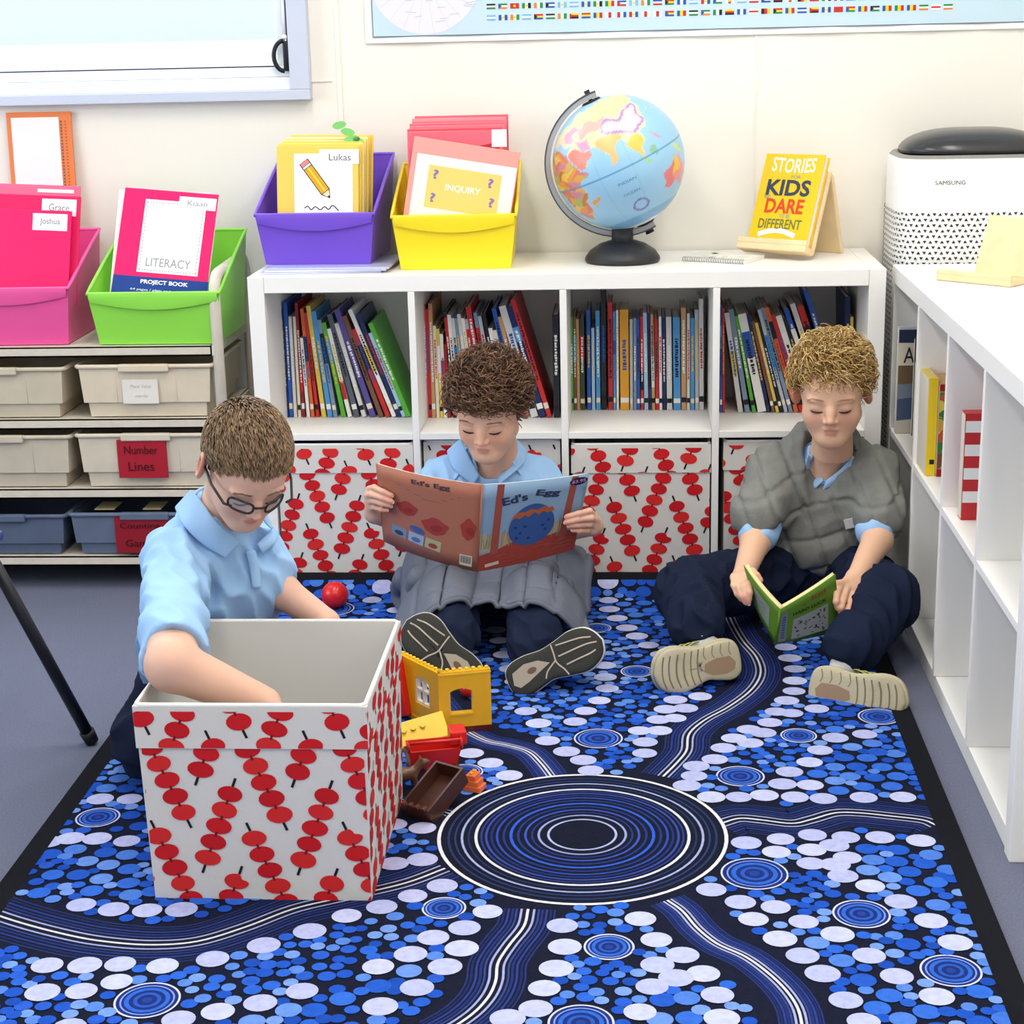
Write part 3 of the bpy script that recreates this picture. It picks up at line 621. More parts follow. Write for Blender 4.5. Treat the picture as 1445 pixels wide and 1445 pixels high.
# framed sheet leaning on the wall at the left edge
T = lean((-.672, .365, .765), 0, .06, -.0)
fr = empty('framed_sheet', T.translation, 'white sheet with an orange patterned border leaning on the wall at far left', 'poster')
MB().box((0, 0, -.006), (.165, .366, 0), T=T).build('backing', mat('orange_border', 'E8824A', rough=.6), fr)
m = MB(); P2(m, rect(.0725, .183, .122, .340), flat('F2F0F0'), T, .0008)
for k in range(42): P2(m, rect(.139, .022+.0078*k, .004, .0042), flat('6A5A60'), T, .0012); P2(m, rect(.15, .022+.0078*k, .004, .003), flat('C05A28'), T, .0012)
m.build('sheet_print', None, fr)
# loose chair leg at the left edge
ch = empty('classroom_chair', (-.35, -1.05, 0), 'black tubular chair whose leg shows at the left edge of the carpet', 'chair')
a, b = az(130, 1046, .006), ay(80, 955, -.99)
dv = (b-a); q = b+dv*1.9
MB().tube([a+dv*.14, b, q], .0115, 12).build('leg', mat('chair_tube_black', '1A1B22', rough=.35), ch, True)
MB().tube([a+dv*.0, a+dv*.16], [.013, .0145], 12).build('foot_cap', m_blk, ch, True)
qx, qy, qz = q
for (x, y) in ((qx-.40, qy+.03), (qx-.42, qy-.36), (qx-.02, qy-.38)):
    sx = -1 if x < qx-.2 else 1; sy = 1 if y > qy-.2 else -1
    MB().tube([(x+sx*.10, y+sy*.07, .006), (x, y, qz)], .0115, 12).build('leg', mat('chair_tube_black', '1A1B22'), ch, True)
MB().box((qx-.44, qy-.40, qz-.004), (qx+.02, qy+.05, qz+.014), bev=.006).build('seat', mat('chair_seat_blue', '2C3E78', rough=.4), ch)
# ------------------------------------------------------------------ books standing in the long shelf
CN = {'1E2D5C': 'navy', '2B5BB5': 'blue', 'D9D6D2': 'off-white', 'E6DDC8': 'cream', '8E1F24': 'dark red', 'F0EEEA': 'white', 'D96A35': 'orange', 'C62D30': 'red', 'E2C45A': 'yellow', '4F9AD6': 'sky blue', '5DB33C': 'green', '7F93AE': 'grey-blue', '5C5199': 'purple', '7A5640': 'brown', '22232B': 'black', 'B9BEC6': 'grey', 'C99A6B': 'tan', 'A9C8E6': 'pale blue', 'E8A42E': 'orange-yellow', 'C4677A': 'pink', '3B4A3A': 'dark green', '5A6270': 'slate grey'}
m_pages = mat('page_edges', 'D8D2C4', rough=.85, spec=.1)
_bc = {}
def book(label, p, ang, t, h, d, col, grp, seed, flip=1):
    R = random.Random(seed); T = Matrix.Translation(p) @ Matrix.Rotation(-ang, 4, 'Y')
    o = empty('book', p, label, 'book', grp); c = min(.0015, t*.22)
    m = MB().box((0, 0, 0), (c, d, h), None, T); m.box((t-c, 0, 0), (t, d, h), None, T); m.box((c, 0, 0), (t-c, .0016, h), None, T)
    m.build('cover', mat('book_'+col, col, rough=.4, spec=.35), o)
    MB().box((c, .0017, .002), (t-c, d-.003, h-.003), None, T).build('pages', m_pages, o)
    if t > .004:
        m = MB(); S = T @ Matrix(((1, 0, 0, 0), (0, 0, -1, 0), (0, 1, 0, 0), (0, 0, 0, 1)))
        ink = R.choice(('F0EEEA', 'F0EEEA', '22232B', 'E2C45A', '2B5BB5', 'C62D30')); 
        if ink == col: ink = '22232B'
        P2(m, rect(t/2, h*.10, t*.96, h*.05), flat(R.choice(('E6DDC8', '22232B', 'F0EEEA', col))), S, .0003)
        y = h*R.uniform(.3, .45); y1 = h*R.uniform(.7, .9)
        if R.random() < .35: P2(m, rect(t/2, h*R.uniform(.3, .8), t*.97, h*R.uniform(.12, .35)), flat(R.choice(('F0EEEA', '2B5BB5', 'C62D30', 'E2C45A', '4F9AD6', '22232B'))), S, .0002)
        while y < y1:
            l = R.uniform(.003, .008); P2(m, rect(t/2+R.uniform(-.05, .05)*t, y, t*R.uniform(.3, .5), l*.75), flat(ink), S, .0004); y += l
        m.build('spine_print', None, o)
    return o
CELL = ['leftmost', 'second', 'third', 'fourth']
def fill_cell(ci, ox, oy, s, L, yb, Y0=None):
    z0 = .3895; info = []
    for i, (xb, xt, yt, wpx, col) in enumerate(L):
        Ys = Y0 if Y0 is not None else az(ox+xb*s, oy+yb*s, z0)[1]
        info.append((i, xb, xt, yt, wpx, col, Ys))
    lo, hi = cell(ci)+.0015, cell(ci)+.335-.0015; Bk = []                       # keep every book inside its cell
    for (i, xb, xt, yt, wpx, col, Ys) in info:
        B = ay(ox+xb*s, oy+yb*s, Ys); Tt = ay(ox+xt*s, oy+yt*s, Ys); B[2] = z0
        ang = max(math.atan2(B[0]-Tt[0], Tt[2]-B[2]), 0.); h = math.hypot(B[0]-Tt[0], Tt[2]-B[2]); t = max(.0035, wpx*s/572*math.cos(ang)*.95)
        Bk.append([B[0]-t/2/math.cos(ang), Ys, ang, t, h, col])
    for q in range(len(Bk)-1, -1, -1):                                          # right to left: stay left of the wall and of the next book
        lim = hi if q == len(Bk)-1 else Bk[q+1][0]-.0003; Bk[q][0] = min(Bk[q][0], lim-max(.0034, min(Bk[q][3], .012)/math.cos(Bk[q][2])))
    for q, K in enumerate(Bk):                                                  # left to right: no book cuts into its neighbour
        x, Ys, ang, t, h, col = K; H = min(h, Bk[q-1][4] if q else h)*math.cos(ang)*.98
        left = lo if q == 0 else Bk[q-1][0]+Bk[q-1][3]/math.cos(Bk[q-1][2])-math.tan(Bk[q-1][2])*H+.0002
        K[2] = ang = min(ang, max(math.atan2(x-left, H), 0.)); nx = Bk[q+1][0] if q+1 < len(Bk) else hi
        K[3] = t = max(.003, min(t, (nx-x)*math.cos(ang)-.0002))
        K[4] = min(h, (.331-t*math.sin(ang))/math.cos(ang))
    for i, (x, Ys, ang, t, h, col) in enumerate(Bk):
        d = min(.385-Ys-.004, R_depth(i, ci)); lw = 'leaning' if ang > .12 else 'upright'; thick = 'thin' if t < .007 else 'thick' if t > .017 else 'slim'
        book('%s %s book, %s from the left in the %s upper cell, %s' % (thick, CN[col], ordinal(i), CELL[ci], lw), (x, Ys, z0), ang, t, h, d, col, 'books in the %s upper cell of the long shelf' % CELL[ci], ci*100+i)
def R_depth(i, ci): return random.Random(i*7+ci).uniform(.19, .25)
c1 = [(88,66,160,18,'1E2D5C'),(108,90,125,18,'2B5BB5'),(128,108,195,16,'D9D6D2'),(148,124,195,14,'E6DDC8'),(168,128,130,15,'8E1F24'),(190,146,300,16,'F0EEEA'),(212,152,158,17,'D96A35'),(236,162,178,16,'C62D30'),(266,180,145,22,'E2C45A'),(296,208,172,24,'4F9AD6'),(322,226,215,20,'7F93AE'),(362,240,232,22,'5DB33C'),(392,262,262,20,'F0EEEA'),(426,272,192,26,'5A6270'),(462,294,240,22,'D9D6D2'),(505,304,172,30,'5C5199'),(545,352,200,24,'7A5640'),(578,400,265,24,'C62D30'),(608,384,168,22,'F0EEEA'),(634,432,185,22,'1E2D5C'),(657,474,285,18,'A9C8E6'),(676,488,232,26,'5DB33C')]
fill_cell(0, 380, 390, .2907, c1, 684)
c2 = [(768,744,142,16,'C4677A'),(784,766,160,15,'C62D30'),(800,774,132,18,'C99A6B'),(820,796,240,16,'E6DDC8'),(838,808,255,16,'E2C45A'),(856,826,280,16,'F0EEEA'),(874,844,330,16,'8E1F24'),(900,826,175,16,'22232B'),(920,850,190,18,'F0EEEA'),(942,872,205,16,'D9D6D2'),(962,890,205,16,'7F93AE'),(984,912,185,18,'D9D6D2'),(1006,930,205,16,'F0EEEA'),(1028,950,210,16,'B9BEC6'),(1060,962,150,26,'C62D30'),(1086,998,178,18,'7F93AE'),(1108,1020,195,18,'B9BEC6'),(1132,1040,180,18,'22232B'),(1160,1062,255,20,'F0EEEA'),(1184,1086,265,20,'E6DDC8'),(1212,1080,160,22,'2B5BB5'),(1240,1110,200,20,'C99A6B'),(1290,1126,150,36,'D9D6D2'),(1330,1150,155,32,'1E2D5C'),(1362,1178,118,24,'C62D30'),(1396,1388,186,30,'22232B')]
fill_cell(1, 380, 390, .2907, c2, 686)
c3 = [(56,52,180,12,'5DB33C'),(70,68,175,13,'7A5640'),(84,78,190,13,'C99A6B'),(102,98,190,20,'3B4A3A'),(131,130,148,17,'2B5BB5'),(150,149,228,14,'A9C8E6'),(171,170,152,19,'4F9AD6'),(196,194,62,22,'22232B'),(226,225,115,20,'C62D30'),(244,243,155,11,'4F9AD6'),(257,256,150,10,'F0EEEA'),(288,284,148,40,'E8A42E'),(318,316,190,13,'B9BEC6'),(334,332,185,13,'7F93AE'),(349,346,190,13,'2B5BB5'),(366,362,180,13,'C62D30'),(384,376,162,17,'A9C8E6'),(402,394,165,15,'1E2D5C'),(416,406,168,13,'C99A6B'),(433,426,188,15,'C62D30'),(448,444,178,12,'F0EEEA'),(464,460,180,15,'1E2D5C'),(487,482,180,24,'D9D6D2'),(520,516,182,32,'4F9AD6'),(550,548,140,22,'C99A6B'),(570,570,165,13,'E6DDC8'),(588,588,185,17,'4F9AD6'),(608,606,150,16,'B9BEC6'),(628,626,100,20,'D9D6D2')]
fill_cell(2, 790, 390, .3183, c3, 592)
c4 = [(715,713,130,10,'2B5BB5'),(727,725,140,10,'C62D30'),(802,730,165,22,'D9D6D2'),(832,748,150,22,'7F93AE'),(862,772,180,16,'5DB33C'),(898,800,172,38,'F0EEEA'),(926,826,170,16,'1E2D5C'),(948,838,205,14,'7A5640'),(966,846,215,14,'E2C45A'),(984,852,225,14,'22232B'),(1004,850,160,16,'B9BEC6'),(1026,862,155,18,'7F93AE'),(1050,884,152,20,'D96A35'),(1074,918,182,20,'C62D30'),(1104,960,182,28,'F0EEEA'),(1132,990,190,18,'22232B'),(1160,1004,150,22,'2B5BB5'),(1188,1032,125,24,'D9D6D2'),(1222,1066,135,30,'C62D30'),(1256,1092,66,22,'2B5BB5'),(1292,1290,90,34,'1E2D5C'),(1326,1325,180,13,'E2C45A')]
fill_cell(3, 790, 390, .3183, c4, 604)
# ------------------------------------------------------------------ books in the right-hand shelf (its cells open towards -X)
G = .335
def runit(Yc): return Yc
def side_book(label, y0, t, h, d, z, col, prints=None, x=RX+.004, tilt=0.):
    T = frame((x, y0, z), (1, 0, 0), (0, 0, 1)); o = empty('book', (x, y0, z), label, 'book', 'books in the right-hand shelf')
    MB().box((0, 0, -t), (d, h, 0), None, T).build('cover', mat('book_'+col, col, rough=.4, spec=.35), o)
    MB().box((-.0005, .003, -t+.0015), (d-.004, h-.003, -.0015), None, T).build('pages', m_pages, o)
    if prints: m = MB(); prints(m, T); m.build('cover_print', None, o)
def abook(m, T):
    P2(m, rect(.12, .225, .239, .03), flat('26304A'), T, .0006); P2(m, rect(.12, .105, .239, .209), flat('D9CFBE'), T, .0005)
    text(m, 'A', T, .024, .182, .024, .036, BLK, .0013, bold=0); P2(m, [(.001, .001), (.239, .001), (.239, .14), (.001, .13)], flat('7A8494'), T, .0007)
    P2(m, [(.001, .001), (.239, .001), (.239, .05), (.001, .03)], flat('C9C2B4'), T, .0009); P2(m, [(.001, .03), (.239, .07), (.239, .11), (.001, .08)], flat('4A5878'), T, .0010)
    P2(m, [(.001, .115), (.239, .125), (.239, .158), (.001, .158)], flat('6E5A44'), T, .0011)
ZB = .3895
side_book('grey-blue picture book with a large letter A on its cream cover', -.038, .018, .245, .24, ZB, 'B9BEC6', abook)
side_book('dark slim book standing in front of the letter A book', -.062, .012, .225, .13, ZB, '22232B', x=RX+.037)
def colorful(m, T):
    R = random.Random(4)
    for k in range(40): P2(m, clip(ell(R.uniform(.0, .045), R.uniform(.02, .17), R.uniform(.008, .02), R.uniform(.006, .014), R.uniform(0, 3), 9), .001, .001, .044, .189), flat(R.choice(('5FA04A', 'D8A24A', '7A4A30', 'E6C84A', '3F7A3A', 'C45A3A'))), T, .0005+k*.00001)
    P2(m, rect(.0225, .008, .044, .016), flat('A01C2C'), T, .0012); P2(m, rect(.0225, .187, .044, .014), flat('A01C2C'), T, .0012)
side_book('yellow-spined picture book standing alone in the right-hand shelf', -.430, .18, .205, .0195, ZB, 'E2C45A', lambda m, T: (P2(m, rect(.00975, .1025, .019, .203), flat('F2CE2A'), T, .0005), P2(m, rect(.012, .030, .010, .010), BLK, T, .0009)), x=RX+.008)
side_book('small colourful patterned book beside the yellow-spined book', -.436, .17, .195, .045, ZB, 'C99A6B', colorful, x=RX+.029)
side_book('red and white striped book at the right edge of the right-hand shelf', -.765, .035, .205, .2, ZB, 'C62D30', lambda m, T: [P2(m, rect(.10, y, .198, .022), WHT, T, .0006) for y in (.045, .09, .135, .18)], x=RX+.02)
# ------------------------------------------------------------------ globe
GC = np.array([.860, .19, .995]); GR = .155
NP = Vector((-math.sin(.42), -.05, math.cos(.42))).normalized()      # tilted axis, north pole to the upper left
gx = Vector((0, -1, 0)); gx = (gx-NP*gx.dot(NP)).normalized(); gy = NP.cross(gx)
LON0 = 78
LAND = {'E9D4AC': [(-10,36),(0,43),(-2,48),(10,54),(20,55),(28,60),(30,70),(60,70),(75,73),(105,77),(140,74),(180,68),(165,60),(142,54),(135,44),(128,36),(121,31),(120,24),(109,19),(108,11),(104,2),(99,8),(97,16),(91,22),(87,21),(80,13),(77,8),(73,18),(67,25),(57,26),(51,24),(59,22),(54,16),(44,12),(39,20),(34,30),(36,36),(27,37),(22,38),(14,40),(0,38)], 'EBD6A2': [(50,55),(60,60),(70,68),(75,73),(105,77),(140,74),(180,68),(165,60),(142,58),(135,50),(120,50),(88,50),(60,52)],
 'DCCBE2': [(74,38),(82,46),(98,43),(112,45),(122,52),(134,47),(124,39),(121,31),(112,21),(105,22),(97,28),(86,28),(78,33)],
 'E8B0A8': [(47,48),(60,53),(86,49),(80,43),(68,40),(54,40)], 'EFBF7A': [(68,24),(72,20),(76,9),(79,8),(81,15),(87,21),(92,25),(88,27),(78,32),(73,34),(69,29)],
 'D9A0C4': [(45,38),(54,37),(61,36),(61,26),(52,28),(48,31)], 'E58A7C': [(35,30),(46,30),(56,26),(59,21),(52,15),(44,12),(39,20)], 'EAC85E': [(98,24),(105,20),(108,11),(104,9),(103,1),(99,8),(94,17)],
 'D8A6BE': [(26,42),(36,37),(44,38),(40,43),(50,50),(30,52),(22,46)], 'E9A25C': [(20,-35),(28,-33),(36,-22),(40,-15),(40,-3),(51,11),(43,11),(36,22),(33,31),(24,32),(10,37),(-8,32),(-16,15),(-8,5),(8,4),(12,-15)],
 'E27C86': [(114,-34),(114,-23),(122,-17),(129,-15),(129,-32),(120,-34)], 'EAC24E': [(129,-15),(137,-12),(138,-26),(129,-26)], 'E59AA0': [(138,-17),(142,-11),(146,-18),(153,-27),(150,-37),(140,-38),(129,-32),(129,-26),(138,-26)],
 'E3A03C': [(44,-25),(50,-15),(49,-12),(44,-17)], 'A8D08C': [(95,5),(104,-6),(106,-6),(98,4)], '8CC09A': [(109,1),(114,-4),(119,1),(117,7)], 'C9D88C': [(131,-1),(141,-3),(150,-10),(140,-8)], 'D89CB8': [(118,18),(122,18),(125,8),(120,12)], 'C0CFE8': [(130,32),(136,35),(141,41),(140,36)], 'B8A878': [(145,-43),(148,-41),(147,-44)]}
def inpoly(x, y, P):
    r = False; n = len(P)
    for i in range(n):
        x1, y1 = P[i-1]; x2, y2 = P[i]
        if (y1 > y) != (y2 > y) and x < (x2-x1)*(y-y1)/(y2-y1)+x1: r = not r
    return r
gl_ = empty('globe', (GC[0], GC[1], ST), 'tilted world globe with a silver arm on a black base', 'globe')
NA, NB = 150, 240; V = [tuple(GC+GR*np.array(-NP))]; C = [(.75, .85, .95)]; F = []
AF = ('C8784A', 'E0A850', 'D87A70', 'E6C060', 'A8B870', 'C88A9A', 'E49A4A')
for i in range(1, NA):
    la = -90+180*i/NA
    for k in range(NB):
        lo = -180+360*k/NB; a, b = math.radians(la), math.radians(lo-LON0)
        dv = (gx*math.cos(b)+gy*math.sin(b))*math.cos(a)+NP*math.sin(a); V.append(tuple(GC+GR*np.array(dv)))
        c = lin('9CCBEA' if la > -50 else '7FB4DC')
        if la < -66: c = lin('E6EEF4')
        jl, jb = lo+2.2*math.sin(la*.31+lo*.17), la+1.8*math.sin(lo*.27)
        for col, P in LAND.items():
            if inpoly(jl, jb, P):
                c = lin(col)
                if col == 'E9A25C': c = lin(AF[int((math.floor(jl/9+math.sin(jb*.2))*3+math.floor(jb/8))) % 7])
                if col == 'DCCBE2' and (not inpoly(jl+3, jb, P) or not inpoly(jl, jb+3, P) or not inpoly(jl, jb-3, P)): c = lin('B58CC8')
        if abs(la) < .7: c = lin('4F93BC')
        if abs(lo-60) < .4 or abs(lo-90) < .4: c = tuple(x*.93 for x in c)
        if 5.0 < math.hypot((lo-84)*.75, la+38) < 7: c = lin('7A78C0')
        C.append(c)
V.append(tuple(GC+GR*np.array(NP))); C.append(lin('EBD6A2')); e = len(V)-1
for k in range(NB): F.append((0, 1+(k+1) % NB, 1+k)); F.append((e, e-NB+k, e-NB+(k+1) % NB))
for i in range(NA-2):
    for k in range(NB): a = 1+i*NB; F.append((a+k, a+(k+1) % NB, a+NB+(k+1) % NB, a+NB+k))
o = mesh_obj('ball', V, F, mat('globe_map', attr='gcol', rough=.3, spec=.45, bump=.08, bscale=25), gl_, True)
ca = o.data.color_attributes.new('gcol', 'FLOAT_COLOR', 'POINT'); ca.data.foreach_set('color', np.c_[np.array(C), np.ones(len(C))].ravel())
ob = MB()
def gtext(s, lat, lon, w, h):
    a, b = math.radians(lat), math.radians(lon-LON0); n = (gx*math.cos(b)+gy*math.sin(b))*math.cos(a)+NP*math.sin(a); e_ = NP.cross(n).normalized(); V_, F_ = text_geo(s, 0)
    O = []
    for v in V_:
        p = n*GR+e_*(v.x*w)+n.cross(e_)*(v.y*h); O.append(tuple(GC+(GR+.0004)*np.array(p.normalized())))
    ob.add(O, F_, flat('4A88B4'))
gtext('INDIAN', -11, 80, .045, .0065); gtext('OCEAN', -22, 80, .04, .0065)
ob.build('map_lettering', None, o)
# meridian arm: half ring in the plane of the axis and the picture's left
side = Vector((-1, 0, -.35)); side = (side-NP*side.dot(NP)).normalized(); nrm = NP.cross(side)
def arm(r0, r1, w, name, mt):
    V = []; F = []; n = 40
    for k in range(n+1):
        a = math.radians(-6+192*k/n); d = NP*math.cos(a)+side*math.sin(a)
        for (r, s) in ((r0, -w), (r1, -w), (r1, w), (r0, w)): V.append(tuple(GC+np.array(d*r+nrm*s)))
    for k in range(n):
        for q in range(4): F.append((4*k+q, 4*k+(q+1) % 4, 4*k+4+(q+1) % 4, 4*k+4+q))
    F += [(3, 2, 1, 0), (4*n, 4*n+1, 4*n+2, 4*n+3)]; mesh_obj(name, V, F, mt, gl_)
arm(.1605, .1715, .0085, 'meridian_arm', mat('arm_silver', 'A9A9AC', rough=.35, spec=.5)); arm(.1716, .1745, .0095, 'arm_edge', mat('arm_dark', '4A4C52', rough=.4))
for sg in (1, -1):
    p = Vector(GC)+NP*sg*.152; q = Vector(GC)+NP*sg*.182; MB().tube([p, q], [.004, .007 if sg > 0 else .011], 12).build('axis_pin', m_blk, gl_, True)
    MB().tube([Vector(GC)+NP*sg*.1545, Vector(GC)+NP*sg*.1575], [.024, .020], 24).build('pole_cap', m_blk, gl_, True)
m = MB(); m.lathe([(.086, .0005), (.090, .006), (.088, .014), (.078, .028), (.055, .043), (.034, .050), (.026, .052), (.025, .078), (.03, .082)], 40, T=Matrix.Translation((GC[0]+.008, GC[1], ST)))
m.build('base', mat('globe_base_black', '2A2B30', rough=.45), gl_, True)
# ------------------------------------------------------------------ yellow book on a wooden stand
m_wood = mat('pale_wood', 'E9CFA2', rough=.55, var=.07, vscale=18)
A = az(1035, 345, ST+.018); A = np.array([1.165, .30, ST]); Bf = np.array([1.283, .105, ST])
yawS = math.atan2(Bf[1]-A[1], Bf[0]-A[0])
A = np.array([1.142, .245, ST]); yawS = -.62
S = Matrix.Translation(A) @ Matrix.Rotation(yawS, 4, 'Z')
st = empty('book_stand', A, 'pale wooden book stand holding the yellow book', 'book stand'); tl = .40
T = S @ Matrix.Translation((0, .035, .012)) @ Matrix.Rotation(PI/2-tl, 4, 'X')
MB().box((0, 0, -.012), (.185, .205, 0), None, T, bev=.004).build('back_panel', m_wood, st)
MB().box((-.002, -.004, 0), (.187, .012, .040), None, T, bev=.003).build('ledge', m_wood, st)
MB().box((-.002, .010, .030), (.187, .024, .041), None, T, bev=.003).build('ledge_lip', m_wood, st)
T2 = S @ Matrix.Translation((0, .185, .0005)) @ Matrix.Rotation(PI/2+.30, 4, 'X')
MB().box((0, 0, -.006), (.185, .20, .006), None, T2, bev=.004).build('rear_leg', m_wood, st)
Tb = T @ Matrix.Translation((.018, .013, .0265))
def stories(m, T):
    Y = .0006
    text(m, 'STORIES', T, .082, .193, .118, .036, flat('FBF2D8'), Y, bold=.02, arch=-.004); text(m, 'FOR', T, .094, .1665, .026, .008, flat('7FA090'), Y)
    text(m, 'KIDS', T, .080, .139, .118, .040, flat('37455A'), Y+.0003, bold=.03); text(m, 'WHO', T, .028, .115, .018, .010, flat('7FA090'), Y)
    text(m, 'DARE', T, .080, .094, .104, .036, flat('D94A28'), Y, bold=.03); text(m, 'TO BE', T, .086, .070, .03, .009, flat('7FA090'), Y); text(m, 'DIFFERENT', T, .078, .050, .116, .024, flat('6E7A3C'), Y, bold=.02)
    S2(m, [(.025+.1*k/10, .022+.012*math.sin(PI*k/10)) for k in range(11)], .012, flat('FBF6E8'), T, Y); 
bk = empty('book', Tb.translation, 'yellow hardback about kids leaning on the wooden stand', 'book')
MB().box((0, 0, -.024), (.160, .222, -.0215), None, Tb).build('back_cover', mat('yellow_cover', 'F2C41C', rough=.35), bk)
MB().box((0, 0, -.0025), (.160, .222, 0), None, Tb).build('front_cover', mat('yellow_cover', 'F2C41C'), bk)
MB().box((0, 0, -.0215), (.004, .222, -.0025), None, Tb).build('spine', mat('yellow_cover', 'F2C41C'), bk)
MB().box((.004, .003, -.0214), (.156, .219, -.0026), None, Tb).build('pages', mat('paper_white', 'EDEAE2'), bk)
m = MB(); stories(m, Tb); m.build('title_print', None, bk)
# spiral notebook lying on the shelf
Tn = Matrix.Translation((1.005, .185, ST+.0005)) @ Matrix.Rotation(-.50, 4, 'Z')
nb = empty('spiral_notebook', Tn.translation, 'pale spiral notebook lying flat beside the book stand', 'notebook')
MB().box((0, .006, 0), (.165, .115, .007), None, Tn).build('pages', mat('paper_white', 'EDEAE2'), nb)
m = MB().box((0, .006, .0072), (.165, .115, .0086), mat('notebook_cover', 'E4E6DF', rough=.5), Tn)
for k in range(14): P2(m, ell(.03+.12*random.random(), .02+.08*random.random(), .012, .008, random.random()*3, 8), flat(random.choice(('D8D4B8', 'E6DCC0', 'CFDCD8'))), Tn, .0088)
m.build('cover', None, nb)
m = MB()
for k in range(26): x = .006+.155*k/25; m.tube([Tn @ Vector((x, .006+.006*math.cos(a), .005+.005*math.sin(a))) for a in np.linspace(0, 2*PI, 9)[:-1]], .0009, 5, closed=True)
m.build('spiral_binding', mat('wire_grey', '9A9EA4', rough=.3, metal=.7), nb)['kind'] = 'stuff'
# small pale wooden stand at the right edge
ws = empty('wooden_stand', (1.62, -.42, ST), 'pale wooden display stand on the right-hand shelf at the picture edge', 'stand')
T = Matrix.Translation((1.540, -.195, ST+.0005)) @ Matrix.Rotation(-.75, 4, 'Z')
MB().box((0, 0, 0), (.18, .06, .014), None, T, bev=.003).build('ledge', m_wood, ws); MB().box((.0, .0, .012), (.18, .010, .024), None, T, bev=.003).build('ledge_lip', m_wood, ws)
MB().box((.06, 0, -.008), (.18, .13, 0), None, T @ Matrix.Translation((0, .05, .014)) @ Matrix.Rotation(PI/2-.4, 4, 'X'), bev=.003).build('back_panel', m_wood, ws)
# ------------------------------------------------------------------ air purifier in the corner
pc = (1.690, .238); ap = empty('air_purifier', (pc[0], pc[1], 0), 'white perforated air purifier with a dark domed top in the corner', 'air purifier')
def sq(r, z, k=.42, n=56):
    L = []
    for i in range(n):
        a = 2*PI*i/n; c, s = math.cos(a), math.sin(a); L.append((pc[0]+r*math.copysign(abs(c)**k, c), pc[1]+r*.80*math.copysign(abs(s)**k, s), z))
    return L
def loft(R, name, mt, cap0=True, cap1=True):
    V = []; F = []; n = len(R[0])
    for r in R: V += r
    for i in range(len(R)-1):
        for k in range(n): F.append((i*n+k, i*n+(k+1) % n, (i+1)*n+(k+1) % n, (i+1)*n+k))
    if cap0: F.append(tuple(range(n))[::-1])
    if cap1: F.append(tuple((len(R)-1)*n+k for k in range(n)))
    return mesh_obj(name, V, F, mt, ap, True)
loft([sq(.185, .004), sq(.19, .02), sq(.192, .5), sq(.190, .985), sq(.186, .996)], 'housing', mat('appliance_white', 'F1F1F0', rough=.35, spec=.45))
loft([sq(.186, .996), sq(.178, 1.004), sq(.165, 1.000), sq(.10, .998)], 'top_tray', mat('appliance_grey', '8E8C84', rough=.4), False)
lid = []
for i in range(9):
    t = i/8; lid.append([(pc[0]+(p[0]-pc[0]), pc[1]+.02+(p[1]-pc[1]), p[2]) for p in sq(.17*math.cos(t*1.35), 1.004+.052*math.sin(t*PI/2), .7)])
loft(lid, 'dome_lid', mat('appliance_dark', '2F3033', rough=.25, spec=.5))
m = MB(); zs = np.arange(.06, .885, .0125)
base = sq(.1935, 0, .42, 400)
per = [0]
for i in range(1, 401): per.append(per[-1]+math.hypot(base[i % 400][0]-base[i-1][0], base[i % 400][1]-base[i-1][1]))
for j, z in enumerate(zs):
    s = (j % 2)*.0065
    while s < per[-1]:
        i = int(np.searchsorted(per, s))-1; i = max(i, 0); p = base[i]; q = base[(i+1) % 400]; L = math.hypot(q[0]-p[0], q[1]-p[1]) or 1; dx, dy = (q[0]-p[0])/L, (q[1]-p[1])/L
        x, y = p[0]+dx*(s-per[i]), p[1]+dy*(s-per[i])
        if y < pc[1]+.03 and z > .3 or x < pc[0]-.18:
            up = 1 if (j+int(s/.013)) % 2 else -1; a = .0045
            m.add([(x-dx*a, y-dy*a, z-up*a*.7), (x+dx*a, y+dy*a, z-up*a*.7), (x, y, z+up*a*.8)], [(0, 1, 2)])
        s += .0130
m.build('vent_holes', mat('vent_dark', '2C2C2E', rough=.8), ap)['kind'] = 'stuff'
m = MB(); T = frame((1.676, pc[1]-.190*.80-.0015, .944), (1, 0, 0), (0, 0, 1)); text(m, 'SAMSUNG', T, -.064, 0, .068, .0095, flat('4A4A4E'), .0003, bold=.0); m.build('brand_lettering', None, ap)
# ------------------------------------------------------------------ wall map
mp = empty('wall_map', (1.0, WY, 1.28), 'large laminated world map with rows of flags pinned high on the wall', 'map')
MX0, MX1 = .243, 1.93
V = []; F = []; K = 24
for k in range(K+1):
    x = MX0+(MX1-MX0)*k/K; b = .004+.004*math.sin(k*.9)**2; V += [(x, WY-b-.0012, 1.277), (x, WY-.004, 2.1)]
for k in range(K): F.append((2*k, 2*k+2, 2*k+3, 2*k+1))
o = mesh_obj('sheet', V, F, mat('map_paper', 'F6F5F2', rough=.35), mp); sm = o.modifiers.new('thick', 'SOLIDIFY'); sm.thickness = .0008
T = frame((MX0, WY-.0096, 1.277), (1, 0, 0), (0, 0, 1)); m = MB(); W = MX1-MX0
P2(m, [(.018, .014), (W-.014, .014), (W-.014, .80), (.018, .80)], flat('5A6472'), T, 0); P2(m, [(.020, .016), (W-.016, .016), (W-.016, .80), (.020, .80)], flat('C6DEEC'), T, .0005)
P2(m, [(q[0], max(q[1], .018)) for q in ell(.150, .155, .137, .137, 0, 60)], flat('E6E4EC'), T, .0010)
R = random.Random(3)
